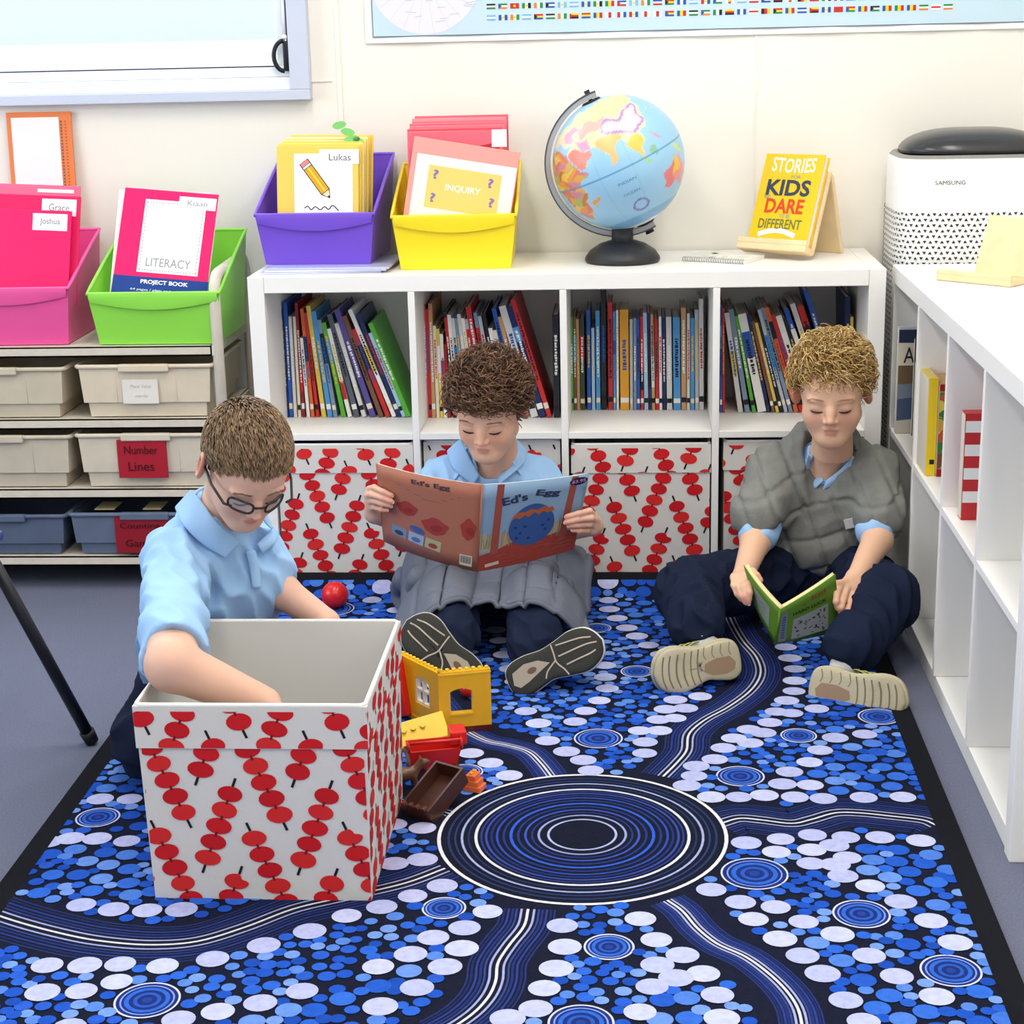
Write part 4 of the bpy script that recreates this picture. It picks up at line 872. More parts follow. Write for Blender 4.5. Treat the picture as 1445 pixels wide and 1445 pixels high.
for k in range(26):
    a, r = R.uniform(3.4, 6.0), R.uniform(.02, .12); cx_, cy_ = .150+r*math.cos(a), .155+r*math.sin(a); S2(m, [(cx_, cy_), (cx_+R.uniform(.01, .03), cy_+R.uniform(-.003, .003))], .0015, flat('C3C6D8'), T, .0014)
for k in range(12):
    a = PI+PI*k/11; S2(m, [(.150, .155), (.150+.133*math.cos(a), max(.155+.133*math.sin(a), .02))], .0008, flat('CDD0DE'), T, .0013)
for k, c in enumerate(('E9D9B8', 'D8E4C4', 'EAC9C4', 'E0D2E6')):
    P2(m, ell(.45+.32*k, .42+.05*math.sin(k*2), .13, .16, .4*k, 14), flat(c), T, .0012)
FC = [('C8322E', 'F4F4F2', '2E5AA8'), ('2E8A4A', 'F4D03A', 'C8322E'), ('22232B', 'C8322E', 'F4D03A'), ('2E5AA8', 'F4F4F2', '2E5AA8'), ('F4F4F2', 'C8322E', 'F4F4F2'), ('2E5AA8', 'F4D03A', 'C8322E'), ('E8843A', 'F4F4F2', '2E8A4A'), ('C8322E', 'C8322E', 'C8322E'), ('7FB8E0', 'F4F4F2', '7FB8E0'), ('2E8A4A', 'F4F4F2', '22232B')]
zz = [ay(700, 25, WY-.01)[2]-1.277, ay(700, 9, WY-.01)[2]-1.277, ay(700, -8, WY-.01)[2]-1.277]
x0 = ay(687, 26, WY-.01)[0]-MX0
for r_, z in enumerate(zz):
    for k in range(39):
        c = R.choice(FC); x = x0+.0287*k; w, h = .0215, .0125
        if x > W-.04: break
        kind = R.random()
        for q in range(3):
            if kind < .55: P2(m, rect(x+w/2, z+h*(q-1)/3, w, h/3), flat(c[q]), T, .0012)
            else: P2(m, rect(x+w*(q+.5)/3, z, w/3, h), flat(c[q]), T, .0012)
        if kind > .8: P2(m, ell(x+w/2, z, h*.25, h*.25, 0, 8), flat('F4D03A'), T, .0015)
        elif kind < .2: P2(m, [(x, z-h/2), (x+w*.4, z), (x, z+h/2)], flat(R.choice(('2E5AA8', '22232B', 'C8322E'))), T, .0015)
m.build('map_print', None, mp)
# ------------------------------------------------------------------ red ball
b = az(472, 861, RZ+.0005); br = .0315
o = MB(); o.ball((b[0], b[1]+.016, rz(b[0], b[1]+.016)+br+.001), br, seg=40, ring=24); tag(o.build('ball', mat('ball_red', 'D81E20', rough=.25, spec=.5), None, True), 'small glossy red ball lying on the rug behind the boxes', 'ball')
# ------------------------------------------------------------------ implicit surfaces for bodies and clothes
class Field:
    def __init__(s, lo, hi, h):
        s.lo = np.array(lo, float); s.h = h; s.n = np.ceil((np.array(hi)-s.lo)/h).astype(int)+1
        s.ax = [(s.lo[i]+h*np.arange(s.n[i])).astype(np.float32) for i in range(3)]; s.D = np.full(tuple(s.n), .08, np.float32)
    def _win(s, lo, hi):
        a = np.clip(np.floor((np.array(lo)-s.lo)/s.h).astype(int), 0, s.n); b = np.clip(np.ceil((np.array(hi)-s.lo)/s.h).astype(int)+1, 0, s.n)
        sl = tuple(slice(a[i], b[i]) for i in range(3)); return sl, s.ax[0][sl[0]][:, None, None], s.ax[1][sl[1]][None, :, None], s.ax[2][sl[2]][None, None, :]
    def _comb(s, prim, k, op):
        fn, lo, hi = prim; m = max(k, .01)+2*s.h+.012; sl, X, Y, Z = s._win(np.array(lo)-m, np.array(hi)+m)
        if s.D[sl].size == 0: return s
        d = fn(X, Y, Z).astype(np.float32); a = s.D[sl]
        if op == 'u':
            h = np.maximum(k-np.abs(a-d), 0)/k; s.D[sl] = np.minimum(a, d)-h*h*k*.25
        else:
            d = -d; h = np.maximum(k-np.abs(a-d), 0)/k; s.D[sl] = np.maximum(a, d)+h*h*k*.25
        return s
    def add(s, prim, k=.012): return s._comb(prim, k, 'u')
    def cut(s, prim, k=.006): return s._comb(prim, k, 'c')
    def disp(s, fn): 
        X, Y, Z = s.ax[0][:, None, None], s.ax[1][None, :, None], s.ax[2][None, None, :]; s.D += fn(X, Y, Z).astype(np.float32); return s
    def clipfn(s, fn, k=.006):
        X, Y, Z = s.ax[0][:, None, None], s.ax[1][None, :, None], s.ax[2][None, None, :]; d = fn(X, Y, Z).astype(np.float32)
        h = np.maximum(k-np.abs(s.D-d), 0)/k; s.D = np.maximum(s.D, d)+h*h*k*.25; return s
    def mesh(s):
        D = s.D; n = s.n; ins = D < 0
        c = np.zeros(tuple(n-1), np.int8)
        offs_ = [(i, j, k) for i in (0, 1) for j in (0, 1) for k in (0, 1)]
        for (i, j, k) in offs_: c += ins[i:n[0]-1+i, j:n[1]-1+j, k:n[2]-1+k]
        act = np.argwhere((c > 0) & (c < 8)); vid = np.full(tuple(n-1), -1, np.int32); vid[act[:, 0], act[:, 1], act[:, 2]] = np.arange(len(act))
        val = np.stack([D[act[:, 0]+i, act[:, 1]+j, act[:, 2]+k] for (i, j, k) in offs_], 1); O = np.array(offs_, float)
        P = np.zeros((len(act), 3)); W = np.zeros(len(act))
        for a in range(8):
            for b in range(a+1, 8):
                if np.abs(O[a]-O[b]).sum() != 1: continue
                x, y = val[:, a], val[:, b]; m = (x < 0) != (y < 0); t = np.where(m, x/np.where(m, x-y, 1), 0)
                P += m[:, None]*(O[a]+t[:, None]*(O[b]-O[a])); W += m
        V = s.lo+s.h*(act+P/W[:, None]); F = []
        for ax_ in range(3):
            u, v = (ax_+1) % 3, (ax_+2) % 3; sl0 = [slice(None)]*3; sl1 = [slice(None)]*3; sl0[ax_] = slice(0, n[ax_]-1); sl1[ax_] = slice(1, n[ax_])
            e = ins[tuple(sl0)] != ins[tuple(sl1)]; E_ = np.argwhere(e); E_ = E_[(E_[:, u] > 0) & (E_[:, v] > 0) & (E_[:, u] < n[u]-1) & (E_[:, v] < n[v]-1)]
            if len(E_) == 0: continue
            fl_ = ins[tuple(E_.T)]; q = []
            for (du, dv) in ((0, 0), (-1, 0), (-1, -1), (0, -1)):
                g = E_.copy(); g[:, u] += du; g[:, v] += dv; q.append(vid[g[:, 0], g[:, 1], g[:, 2]])
            q = np.stack(q, 1); q[fl_] = q[fl_]; q[~fl_] = q[~fl_][:, ::-1]; F.append(q)
        return V, np.concatenate(F)
def cap(a, b, ra, rb=None):
    a, b = np.array(a, float), np.array(b, float); rb = ra if rb is None else rb; ab = b-a; L = max(float(ab@ab), 1e-9); r = max(ra, rb)
    def f(X, Y, Z):
        t = np.clip(((X-a[0])*ab[0]+(Y-a[1])*ab[1]+(Z-a[2])*ab[2])/L, 0, 1)
        return np.sqrt((X-a[0]-t*ab[0])**2+(Y-a[1]-t*ab[1])**2+(Z-a[2]-t*ab[2])**2)-(ra+(rb-ra)*t)
    return f, np.minimum(a, b)-r, np.maximum(a, b)+r
def elp(c, r, R=None):
    c, r = np.array(c, float), np.array(r, float); M = np.eye(3) if R is None else np.array(R.to_3x3() if hasattr(R, 'to_3x3') else R).T
    def f(X, Y, Z):
        x, y, z = X-c[0], Y-c[1], Z-c[2]; p = [(M[i, 0]*x+M[i, 1]*y+M[i, 2]*z) for i in range(3)]
        k0 = np.sqrt(sum((p[i]/r[i])**2 for i in range(3))); k1 = np.sqrt(sum((p[i]/r[i]**2)**2 for i in range(3)))
        return k0*(k0-1)/np.maximum(k1, 1e-6)
    m = r.max(); return f, c-m, c+m
def chain(F, pts_, rad, k=.01):
    for i in range(len(pts_)-1): F.add(cap(pts_[i], pts_[i+1], rad[i], rad[i+1]), k)
def solid(name, V, F, m, parent, colors=None, attr=None, label=None):
    me = bpy.data.meshes.new(name); F = np.asarray(F); me.vertices.add(len(V)); me.vertices.foreach_set('co', np.asarray(V, np.float32).ravel())
    me.loops.add(F.size); me.loops.foreach_set('vertex_index', F.astype(np.int32).ravel()); me.polygons.add(len(F)); me.polygons.foreach_set('loop_start', np.arange(0, F.size, F.shape[1], dtype=np.int32)); me.polygons.foreach_set('use_smooth', np.ones(len(F), bool))
    me.update(calc_edges=True); me.validate(); me.materials.append(m)
    if colors is not None:
        ca = me.color_attributes.new(attr, 'FLOAT_COLOR', 'POINT'); ca.data.foreach_set('color', np.c_[colors, np.ones(len(V))].astype(np.float32).ravel())
    o = put(bpy.data.objects.new(name, me), parent)
    if label: o['label'] = label
    return o
def xf(M, V):
    M = np.array(M); V = np.asarray(V); return V@M[:3, :3].T+M[:3, 3]
def folds(seed, amp, f0=28., d=None):
    R = np.random.default_rng(seed); ks = R.normal(size=(6, 3)); ks /= np.linalg.norm(ks, axis=1)[:, None]; ph = R.uniform(0, 6.28, 6)
    if d is not None:
        d = np.array(d, float)/np.linalg.norm(d); ks = ks*.55+d
    fr = f0*R.uniform(.7, 1.5, 6)
    def fn(X, Y, Z):
        w = .02*np.sin(13*X+9*Z+ph[0])+.02*np.sin(11*Y-8*X+ph[1]); v = 0
        for i in range(6): v = v+np.sin(fr[i]*(ks[i, 0]*(X+w)+ks[i, 1]*(Y-w)+ks[i, 2]*(Z+w))+ph[i])
        v = v/3.; return amp*(np.abs(v)-.5)
    return fn
# ------------------------------------------------------------------ heads, hair, hands
m_skin = mat('skin', attr='skin', rough=.55, spec=.3, sss=.12, bump=.04, bscale=300)
m_lash = mat('lash_dark', '3A2A22', rough=.8); 
HL = [(0, .060), (25, .062), (48, .050), (62, .030), (76, -.004), (86, -.002), (98, .022), (110, .004), (125, -.034), (150, -.055), (180, -.060)]
def hairline(X, Y): return np.interp(np.degrees(np.arctan2(np.abs(X), -(Y-.004))), [a for a, b in HL], [b for a, b in HL])
def make_head(P, M, sc, base, seed, ear=1.):
    """skin surface of a head (local: face -Y, up Z); returns verts in world, faces, colours and a surface probe"""
    F = Field((-.112, -.125, -.175), (.112, .115, .125), .0024)
    F.add(elp((0, .014, .034), (.0715, .088, .078)), .01); F.add(elp((0, -.028, .028), (.060, .055, .058)), .03); F.add(elp((0, -.026, -.030), (.0565, .056, .072)), .03)
    F.add(elp((0, -.050, -.084), (.022, .025, .019)), .028)
    for s in (-1, 1):
        F.add(cap((s*.046, .0, -.052), (s*.012, -.054, -.088), .017, .015), .03); F.add(elp((s*.033, -.047, -.036), (.026, .026, .027)), .022)
        F.cut(elp((s*.0305, -.096, -.006), (.0175, .014, .0105)), .014); F.add(elp((s*.0300, -.0700, -.0090), (.0155, .0125, .0115)), .006)
        F.add(elp((s*.030, -.073, .0105), (.020, .007, .004)), .014)
        F.add(elp((s*.079, .018, -.006), (.0078*ear, .0205*ear, .031*ear), Euler((.18, 0, s*.55)).to_matrix()), .006); F.cut(elp((s*.0885, .011, -.002), (.0062*ear, .011*ear, .019*ear), Euler((.18, 0, s*.55)).to_matrix()), .004)
    chain(F, [(0, -.080, .004), (0, -.0885, -.014), (0, -.0985, -.031)], [.0062, .0072, .0086], .012)
    for s in (-1, 1): F.add(elp((s*.0105, -.0885, -.0355), (.0068, .0085, .0062)), .006); F.cut(elp((s*.0056, -.0955, -.0425), (.0030, .004, .003)), .003)
    F.add(elp((0, -.0800, -.0560), (.0155, .0068, .0040), None), .008); F.add(elp((0, -.0782, -.0652), (.0125, .0068, .0048)), .008); F.cut(cap((-.0145, -.0870, -.0618), (0, -.0880, -.0600), .0018, .0018), .003); F.cut(cap((.0145, -.0870, -.0618), (0, -.0880, -.0600), .0018, .0018), .003)
    F.cut(elp((0, -.094, -.0475), (.004, .006, .006)), .006)
    F.add(cap((0, .030, -.05), (0, .045, -.16), .044, .046), .03)
    V, Fc = F.mesh()
    def probe(x, z):
        i = int(round((x-F.lo[0])/F.h)); k = int(round((z-F.lo[2])/F.h)); col = F.D[i, :, k]; j = int(np.argmax(col < 0)); 
        return float(F.lo[1]+F.h*(j-col[j]/(col[j]-col[j-1]+1e-9)))
    b = np.array(lin(base)); C = np.tile(b, (len(V), 1)); x, y, z = V[:, 0], V[:, 1], V[:, 2]
    def mix(w, col, a):
        nonlocal C; w = np.clip(w, 0, 1)[:, None]*a; C = C*(1-w)+np.array(lin(col))*w
    for s in (-1, 1):
        mix(np.exp(-(((x-s*.036)/.017)**2+((z+.034)/.015)**2))*(y < -.02), 'E0907E', .45); mix(np.exp(-(((x-s*.030)/.016)**2+((z+.010)/.009)**2))*(y < -.05), 'BC8878', .40)
    mix(np.exp(-((x/.012)**2+((z+.034)/.010)**2))*(y < -.085), 'DE8F80', .35)
    mix(np.clip(1.2-((x/.0155)**2+((z+.0605)/.0078)**2), 0, 1)*2*(y < -.070), 'BE6A62', .58)
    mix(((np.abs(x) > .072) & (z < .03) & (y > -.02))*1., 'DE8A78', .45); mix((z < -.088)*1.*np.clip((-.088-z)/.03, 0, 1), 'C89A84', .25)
    Vw = xf(M, V*sc)
    m = MB()
    for s in (-1, 1):
        def arc(x0, x1, z0, dz, n=9):
            L = []
            for k in range(n): t = k/(n-1); xx = s*(x0+(x1-x0)*t); zz = z0-dz*math.sin(PI*t)+.002*t; L.append(M @ Vector((xx*sc, (probe(xx, zz)-.0006)*sc, zz*sc)))
            return L
        m.tube(arc(.0170, .0435, -.0150, .0026), [.0006, .0013, .0018, .0021, .0022, .0022, .0020, .0016, .0008], 6)
    br = MB()
    for s in (-1, 1):
        R = random.Random(seed+s)
        for q in range(38):
            t = R.random(); xx = s*(.0135+.034*t); zz = .0115+.0030*math.sin(PI*min(t*1.25, 1)*.62)+R.uniform(-.0018, .0018)-.006*max(t-.7, 0)
            p = Vector((xx, probe(xx, zz)-.0007, zz)); x2 = s*min(abs(xx)+.006, .05); z2 = zz+.0015-.003*t; e_ = Vector((x2, probe(x2, z2)-.0009, z2))
            br.tube([M @ (p*sc), M @ (p.lerp(e_, .5)*sc), M @ (e_*sc)], [.00045, .00045, .0002], 4, cap=False)
    return Vw, Fc, C, probe, m, br
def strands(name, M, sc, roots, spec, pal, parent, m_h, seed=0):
    """hair as tapered tubes; roots: list of (p, n) local; spec(p, n, R) -> list of points + radii"""
    R = random.Random(seed); V = []; Fc = []; C = []; ns = 4
    for (p, n) in roots:
        pts_, rad = spec(p, n, R); col = np.array(lin(R.choice(pal)))*R.uniform(.85, 1.12); up = None; base = len(V); L = len(pts_)
        for i in range(L):
            t = (pts_[min(i+1, L-1)]-pts_[max(i-1, 0)]); t = t.normalized() if t.length > 1e-8 else n
            if up is None: up = n.copy()
            a = t.cross(up)
            if a.length < 1e-6: a = t.orthogonal()
            a.normalize(); up = a.cross(t)
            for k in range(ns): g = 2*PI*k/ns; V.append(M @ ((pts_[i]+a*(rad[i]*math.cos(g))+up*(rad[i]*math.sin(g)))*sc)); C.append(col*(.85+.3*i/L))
        for i in range(L-1):
            for k in range(ns): Fc.append((base+i*ns+k, base+i*ns+(k+1) % ns, base+(i+1)*ns+(k+1) % ns, base+(i+1)*ns+k))
    return np.array([tuple(v) for v in V]), np.array(Fc), np.array(C)
def scalp(nr, seed, extra=.0, shrink=(1, 1, 1)):
    R = random.Random(seed); out = []
    while len(out) < nr:
        v = Vector((R.gauss(0, 1), R.gauss(0, 1), R.gauss(0, 1))).normalized()
        p = Vector((v.x*.0745*shrink[0], .014+v.y*.091, .034+v.z*.081))
        if p.z < float(hairline(np.array(p.x), np.array(p.y)))+extra: continue
        if abs(p.x) > .056 and p.z < .030 and -.030 < p.y < .046: continue
        n = Vector((v.x/.0745, v.y/.091, v.z/.081)).normalized(); out.append((p, n))
    return out
def hair_cap(M, sc, thick, noise, seed, base):
    F = Field((-.12, -.13, -.09), (.12, .14, .16), .0035)
    F.add(elp((0, .014, .034), (.0715+thick, .088+thick, .078+thick)), .01)
    R = np.random.default_rng(seed); ph = R.uniform(0, 6, 9)
    F.disp(lambda X, Y, Z: noise*(np.sin(95*X+ph[0])*np.sin(88*Y+ph[1])+np.sin(80*Y+60*Z+ph[2])*np.sin(105*Z+ph[3])+.6*np.sin(170*X+90*Z+ph[4])*np.sin(160*Y+ph[5])))
    F.clipfn(lambda X, Y, Z: hairline(X, Y)-Z+.003*np.sin(140*X+120*Y), .006)
    V, Fc = F.mesh(); n = np.sin(V[:, 0]*210)*np.sin(V[:, 2]*190)+np.sin(V[:, 1]*170+V[:, 2]*90); C = np.array(lin(base))[None]*(1+.22*n[:, None]); return xf(M, V*sc), Fc, C
def join(parts):
    V = []; F = []; C = []; o = 0
    for (v, f, c) in parts: V.append(v); F.append(np.asarray(f)+o); C.append(c); o += len(v)
    return np.concatenate(V), np.concatenate(F), np.concatenate(C)
def arm_mesh(pts_, rad, fingers, base, palm=None, h=.0026):
    """arm with hand: pts_/rad run shoulder..wrist; palm = (wrist, knuckle centre, half width vector, r); fingers = list of (polyline, radius)"""
    A = np.array(list(pts_)+[q for f in fingers for q in f[0]], float); F = Field(A.min(0)-.05, A.max(0)+.05, h)
    chain(F, pts_, rad, .012)
    if palm:
        w, kc, hw, r = [np.array(q, float) if not np.isscalar(q) else q for q in palm]
        for s in (-1, -.33, .33, 1): F.add(cap(w+hw*s*.55, kc+hw*s, r*1.1, r*.85), .012)
    for poly, r in fingers:
        n = len(poly); chain(F, poly, [r*(1.08-.22*i/(n-1)) for i in range(n)], .0035)
    V, Fc = F.mesh(); C = np.tile(np.array(lin(base)), (len(V), 1))
    for poly, r in fingers:
        for q, a in ((poly[-1], .45), (poly[len(poly)//2], .25)):
            w = np.exp(-((V-np.array(q))**2).sum(1)/(.010**2))[:, None]*a; C = C*(1-w)+np.array(lin('D98272'))*w
    return V, Fc, C
def nails(mb, fingers, face):
    for poly, r in fingers:
        a, b = Vector(poly[-2]), Vector(poly[-1]); d = (b-a).normalized(); n = Vector(face); n = (n-d*n.dot(d)).normalized(); s = d.cross(n)
        c = b+n*(r*.80)+d*(r*.30); mb.add([tuple(c+d*(x*r*.62)+s*(y*r*.52)-n*(abs(y)*r*.22+max(x, 0)*r*.18)) for x, y in ((-1, -.6), (-1, .6), (0, 1), (.8, .75), (1, 0), (.8, -.75), (0, -1))], [tuple(range(7))], mat('nail', 'E8B8A8', rough=.35))
def collar(name, T, r, m, parent, open_=.5, h=.034, drop=.030, tilt=.0, rx=1.0):
    V = []; F = []; n = 40
    for k in range(n+1):
        a = -PI/2+open_+(2*PI-2*open_)*k/n; e_ = min(k, n-k)/n; pt = max(0, 1-e_*7)
        c, s = math.cos(a), math.sin(a)
        for (rr, z) in ((r*.97, -.012), (r*1.0, .010), (r*1.04, .014), (r*1.10+.003, .006), (r+.016+.006*pt, -h*.55), (r+.024+.010*pt, -h*.8-drop*pt)):
            V.append(T @ Vector((c*rr*rx, s*rr, z)))
    w = 6
    for k in range(n):
        for q in range(w-1): F.append((k*w+q, (k+1)*w+q, (k+1)*w+q+1, k*w+q+1))
    o = mesh_obj(name, V, F, m, parent, True); sm = o.modifiers.new('thick', 'SOLIDIFY'); sm.thickness = .003; sm.offset = 0; ss = o.modifiers.new('sub', 'SUBSURF'); ss.levels = ss.render_levels = 1
    return o
def outline(L, W, side):
    """shoe sole outline: x heel->toe, y across; side=+1/-1 mirrors the inner arch"""
    P = []
    top = [(0, .0), (.02, .28), (.10, .42), (.25, .45), (.42, .40), (.58, .44), (.74, .50), (.88, .44), (.96, .26), (1.0, .02)]
    bot = [(1.0, .02), (.97, -.20), (.90, -.36), (.76, -.46), (.58, -.38), (.42, -.29), (.28, -.34), (.12, -.38), (.02, -.25), (0, .0)]
    full = catmull(top, 4)[:-1]+catmull(bot, 4)[:-1]; return [(float(p[0])*L, float(p[1])*W*side) for p in full]
def shoe(label, heel, toe, nrm, side, mats, parent, L=None, W=.080, style='dark', wid=None, hgt=.07):
    heel, toe = Vector(heel), Vector(toe); L = L or (toe-heel).length; x = (toe-heel).normalized(); z = Vector(nrm); z = (z-x*z.dot(x)).normalized(); y = z.cross(x)
    T = Matrix(((x.x, y.x, z.x, heel.x), (x.y, y.y, z.y, heel.y), (x.z, y.z, z.z, heel.z), (0, 0, 0, 1))); O = outline(L, W, side); n = len(O)
    o = None
    def rings(R, name, mt, par, cap_=(True, True)):
        V = []; F = []; cxm = L*.45
        for (sx, sy, zz, dx, cx_) in R:
            for (px_, py_) in O: X_ = cx_*L+(px_-cx_*L)*sx+dx; V.append(T @ Vector((X_, py_*sy, zz-.012*math.sin(min(max((X_/L-.72)/.28, 0), 1)*PI/2))))
        for i in range(len(R)-1):
            for k in range(n): F.append((i*n+k, i*n+(k+1) % n, (i+1)*n+(k+1) % n, (i+1)*n+k))
        if side*1 > 0: F = [f[::-1] for f in F]
        if cap_[0]: F.append(tuple(range(n)))
        if cap_[1]: F.append(tuple((len(R)-1)*n+k for k in range(n)))
        return mesh_obj(name, V, F, mt, par, True)
    o = rings([(.97, .93, -.026, 0, .5), (.97, .95, -.036, 0, .48), (.93, .92, -.048, 0, .42), (.82, .82, -.058, -.004, .32), (.62, .70, -.066, -.006, .25), (.46, .62, -.078, -.004, .18), (.42, .58, -.082, -.004, .17)], 'shoe', mats[2], parent); o['label'] = label
    rings([(.03, .03, .0006, 0, .5), (.35, .35, .0006, 0, .5), (.7, .68, .0004, 0, .5), (.94, .90, .0, 0, .5), (.985, .97, -.002, 0, .5), (1.0, 1.0, -.006, 0, .5), (1.0, 1.0, -.010, 0, .5)], 'outsole', mats[0], o)
    rings([(1.0, 1.0, -.0101, 0, .5), (1.025, 1.04, -.014, 0, .5), (1.02, 1.04, -.024, 0, .5), (.97, .95, -.027, 0, .5)], 'midsole', mats[1], o)
    return o, T, L, W
def to_px(V):
    d = np.asarray(V)-CAM; z = d@_fw; return 722.5+FPX*(d@_r2)/z, 722.5-FPX*(d@_u2)/z, z
def on_surf(V, u, v, lift=.003, rad=7):
    U_, V_, Z_ = to_px(V); m = np.hypot(U_-u, V_-v); k = m < rad
    if not k.any(): k = m < m.min()+3
    z = Z_[k].min(); d = ray(u, v); return Vector(CAM+d*(z-lift))
def flap(name, inner, outer, V, m, parent, li=.004, lo=.006, n=6, th=.0035):
    """soft cloth strip lying on the surface V between two pixel polylines (fitted to the surface, so a real 3-D piece)"""
    a = [np.array(on_surf(V, u, v, li)) for u, v in inner]; b = [np.array(on_surf(V, u, v, lo)) for u, v in outer]; a = catmull(a, 5); b = catmull(b, 5); W = n+1
    P = []; F = []
    for i in range(len(a)):
        for j in range(W): t = j/n; q = a[i]*(1-t)+b[i]*t; q = q+(CAM-q)/np.linalg.norm(CAM-q)*(.004*math.sin(t*PI)); P.append(q)
    for i in range(len(a)-1):
        for j in range(n): F.append((i*W+j, i*W+j+1, (i+1)*W+j+1, (i+1)*W+j))
    o = mesh_obj(name, P, F, m, parent, True); s = o.modifiers.new('thick', 'SOLIDIFY'); s.thickness = th; s.offset = 0; s = o.modifiers.new('sub', 'SUBSURF'); s.levels = s.render_levels = 1; return o
# ------------------------------------------------------------------ the three boys
m_shirt = mat('polo_blue', '9DC3EC', rough=.85, spec=.15, bump=.12, bscale=420); m_navy = mat('trouser_navy', '1A2238', rough=.9, spec=.12, bump=.15, bscale=380)
m_sock = mat('sock_white', 'E6E4E2', rough=.9); m_btn = mat('button_blue', '86ACD8', rough=.4)
m_hair = mat('hair', attr='hcol', rough=.5, spec=.4)
A3 = lambda *p: np.array(p, float)
def headM(p, yaw, pitch, roll): return Matrix.Translation(p) @ Matrix.Rotation(yaw, 4, 'Z') @ Matrix.Rotation(pitch, 4, 'X') @ Matrix.Rotation(roll, 4, 'Y')
def curl_spec(r0, r1, tr, ln, th, lift=.55):
    def f(p, n, R):
        down = Vector((0, 0, -1)); t = (down-n*down.dot(n))*min(1, max(0, 1.25-n.z)*2)+Vector((R.uniform(-1, 1), R.uniform(-1, 1), 0))*max(0, n.z-.4); t -= n*t.dot(n); t.normalize()
        side = n.cross(t); t = (t+side*R.uniform(-1.1, 1.1)).normalized(); b = n.cross(t).normalized(); L = R.uniform(*ln); rad = R.uniform(r0, r1); tu = R.uniform(*tr); ph = R.uniform(0, 6.28); P = []; N = 13
        for i in range(N):
            s = i/(N-1); a = ph+tu*2*PI*s; g = min(1, s*3); P.append(p+n*(.004+lift*L*math.sin(s*PI*.6)*.5)+t*(L*s*.75)+(n*math.cos(a)+b*math.sin(a))*(rad*g))
        return P, [th*(1.0-.55*i/(N-1)) for i in range(N)]
    return f
def finish_person(root, parts, label_body, hairparts, lash, brow, browcol):
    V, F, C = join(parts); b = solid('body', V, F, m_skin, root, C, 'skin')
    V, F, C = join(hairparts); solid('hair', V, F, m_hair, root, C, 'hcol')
    lash.build('eyelashes', m_lash, b, True)['kind'] = 'stuff'; brow.build('eyebrows', mat('brow_'+browcol, browcol, rough=.7), b, True)['kind'] = 'stuff'
    return b
def torso_axes(a, b):
    z = Vector(b)-Vector(a); z.normalize(); return z

# ---------------------------------------- boy in the middle (curly brown hair, picture book)
c_root = empty('person', (.57, -.16, RZ), 'person in a blue polo shirt sitting against the shelf reading a large picture book', 'person')
SK = 'E3B49C'
Hp = ay(690, 576, -.270); MC = headM(Hp, -.17, .34, .02)
hv, hf_, hc, pr_, lash, brow = make_head(None, MC, .96, SK, 3)
shL, shR = ay(622, 680, -.15), ay(757, 678, -.15); elL, elR = A3(.405, -.255, .235), A3(.745, -.255, .230)
wrL, wrR = ay(527, 724, -.352), ay(838, 742, -.352)
fL = [([ay(521, 690, -.375), ay(528, 688, -.398), ay(541, 694, -.412), ay(552, 699, -.414)], .0068), ([ay(518, 699, -.375), ay(525, 698, -.400), ay(540, 703, -.413), ay(553, 708, -.415)], .0070), ([ay(520, 708, -.372), ay(527, 707, -.397), ay(540, 711, -.411), ay(551, 714, -.412)], .0066), ([ay(523, 717, -.368), ay(529, 716, -.392), ay(538, 719, -.405), ay(546, 720, -.407)], .0058), ([ay(528, 716, -.360), ay(537, 700, -.352), ay(546, 688, -.356), ay(552, 682, -.362)], .0072)]
fR = [([ay(838, 727, -.375), ay(832, 721, -.400), ay(816, 725, -.416), ay(800, 729, -.418)], .0068), ([ay(840, 735, -.375), ay(834, 731, -.401), ay(816, 733, -.417), ay(799, 737, -.419)], .0070), ([ay(838, 743, -.372), ay(832, 740, -.397), ay(816, 741, -.413), ay(803, 742, -.415)], .0066), ([ay(835, 751, -.368), ay(829, 749, -.392), ay(818, 749, -.407), ay(808, 748, -.409)], .0058), ([ay(832, 748, -.360), ay(823, 735, -.353), ay(812, 725, -.356), ay(806, 718, -.362)], .0072)]
armL = arm_mesh([shL, elL, wrL], [.036, .030, .021], fL, SK, (wrL, ay(522, 706, -.375), (ay(521, 693, -.375)-ay(523, 717, -.37))*.45, .0095))
armR = arm_mesh([shR, elR, wrR], [.036, .030, .021], fR, SK, (wrR, ay(838, 739, -.375), (ay(838, 728, -.375)-ay(836, 751, -.37))*.45, .0095))
F = Field((.40, -.30, .09), (.75, -.02, .46), .005); F.add(elp((.565, -.125, .24), (.105, .075, .13)), .02); F.add(cap(shL, shR, .034), .03); F.add(cap(A3(.567, -.165, .33), MC @ Vector((0, .035, -.11)), .043, .041), .03)
V, Fc = F.mesh(); trunk = (V, Fc, np.tile(np.array(lin(SK)), (len(V), 1)))
cap_ = hair_cap(MC, .96, .017, .0045, 5, '4A3527'); PALC = ('5A3F2C', '6B4A33', '4A3325', '7A583E', '3C291E', '86634A')
cu = strands('h', MC, .96, scalp(2300, 21, -.004), curl_spec(.006, .012, (1.1, 2.0), (.024, .046), .0017, .9), PALC, None, None, 5)
frg = []
Rr = random.Random(77)
for q in range(260):
    a = Rr.uniform(-.95, .95); p = Vector((.068*math.sin(a)*1.0, .004-.088*math.cos(a), .066+Rr.uniform(-.012, .02))); frg.append((p, Vector((math.sin(a), -math.cos(a), .3)).normalized()))
cu2 = strands('h', MC, .96, frg, curl_spec(.006, .010, (1.0, 1.7), (.020, .036), .0017, .5), PALC, None, None, 6)
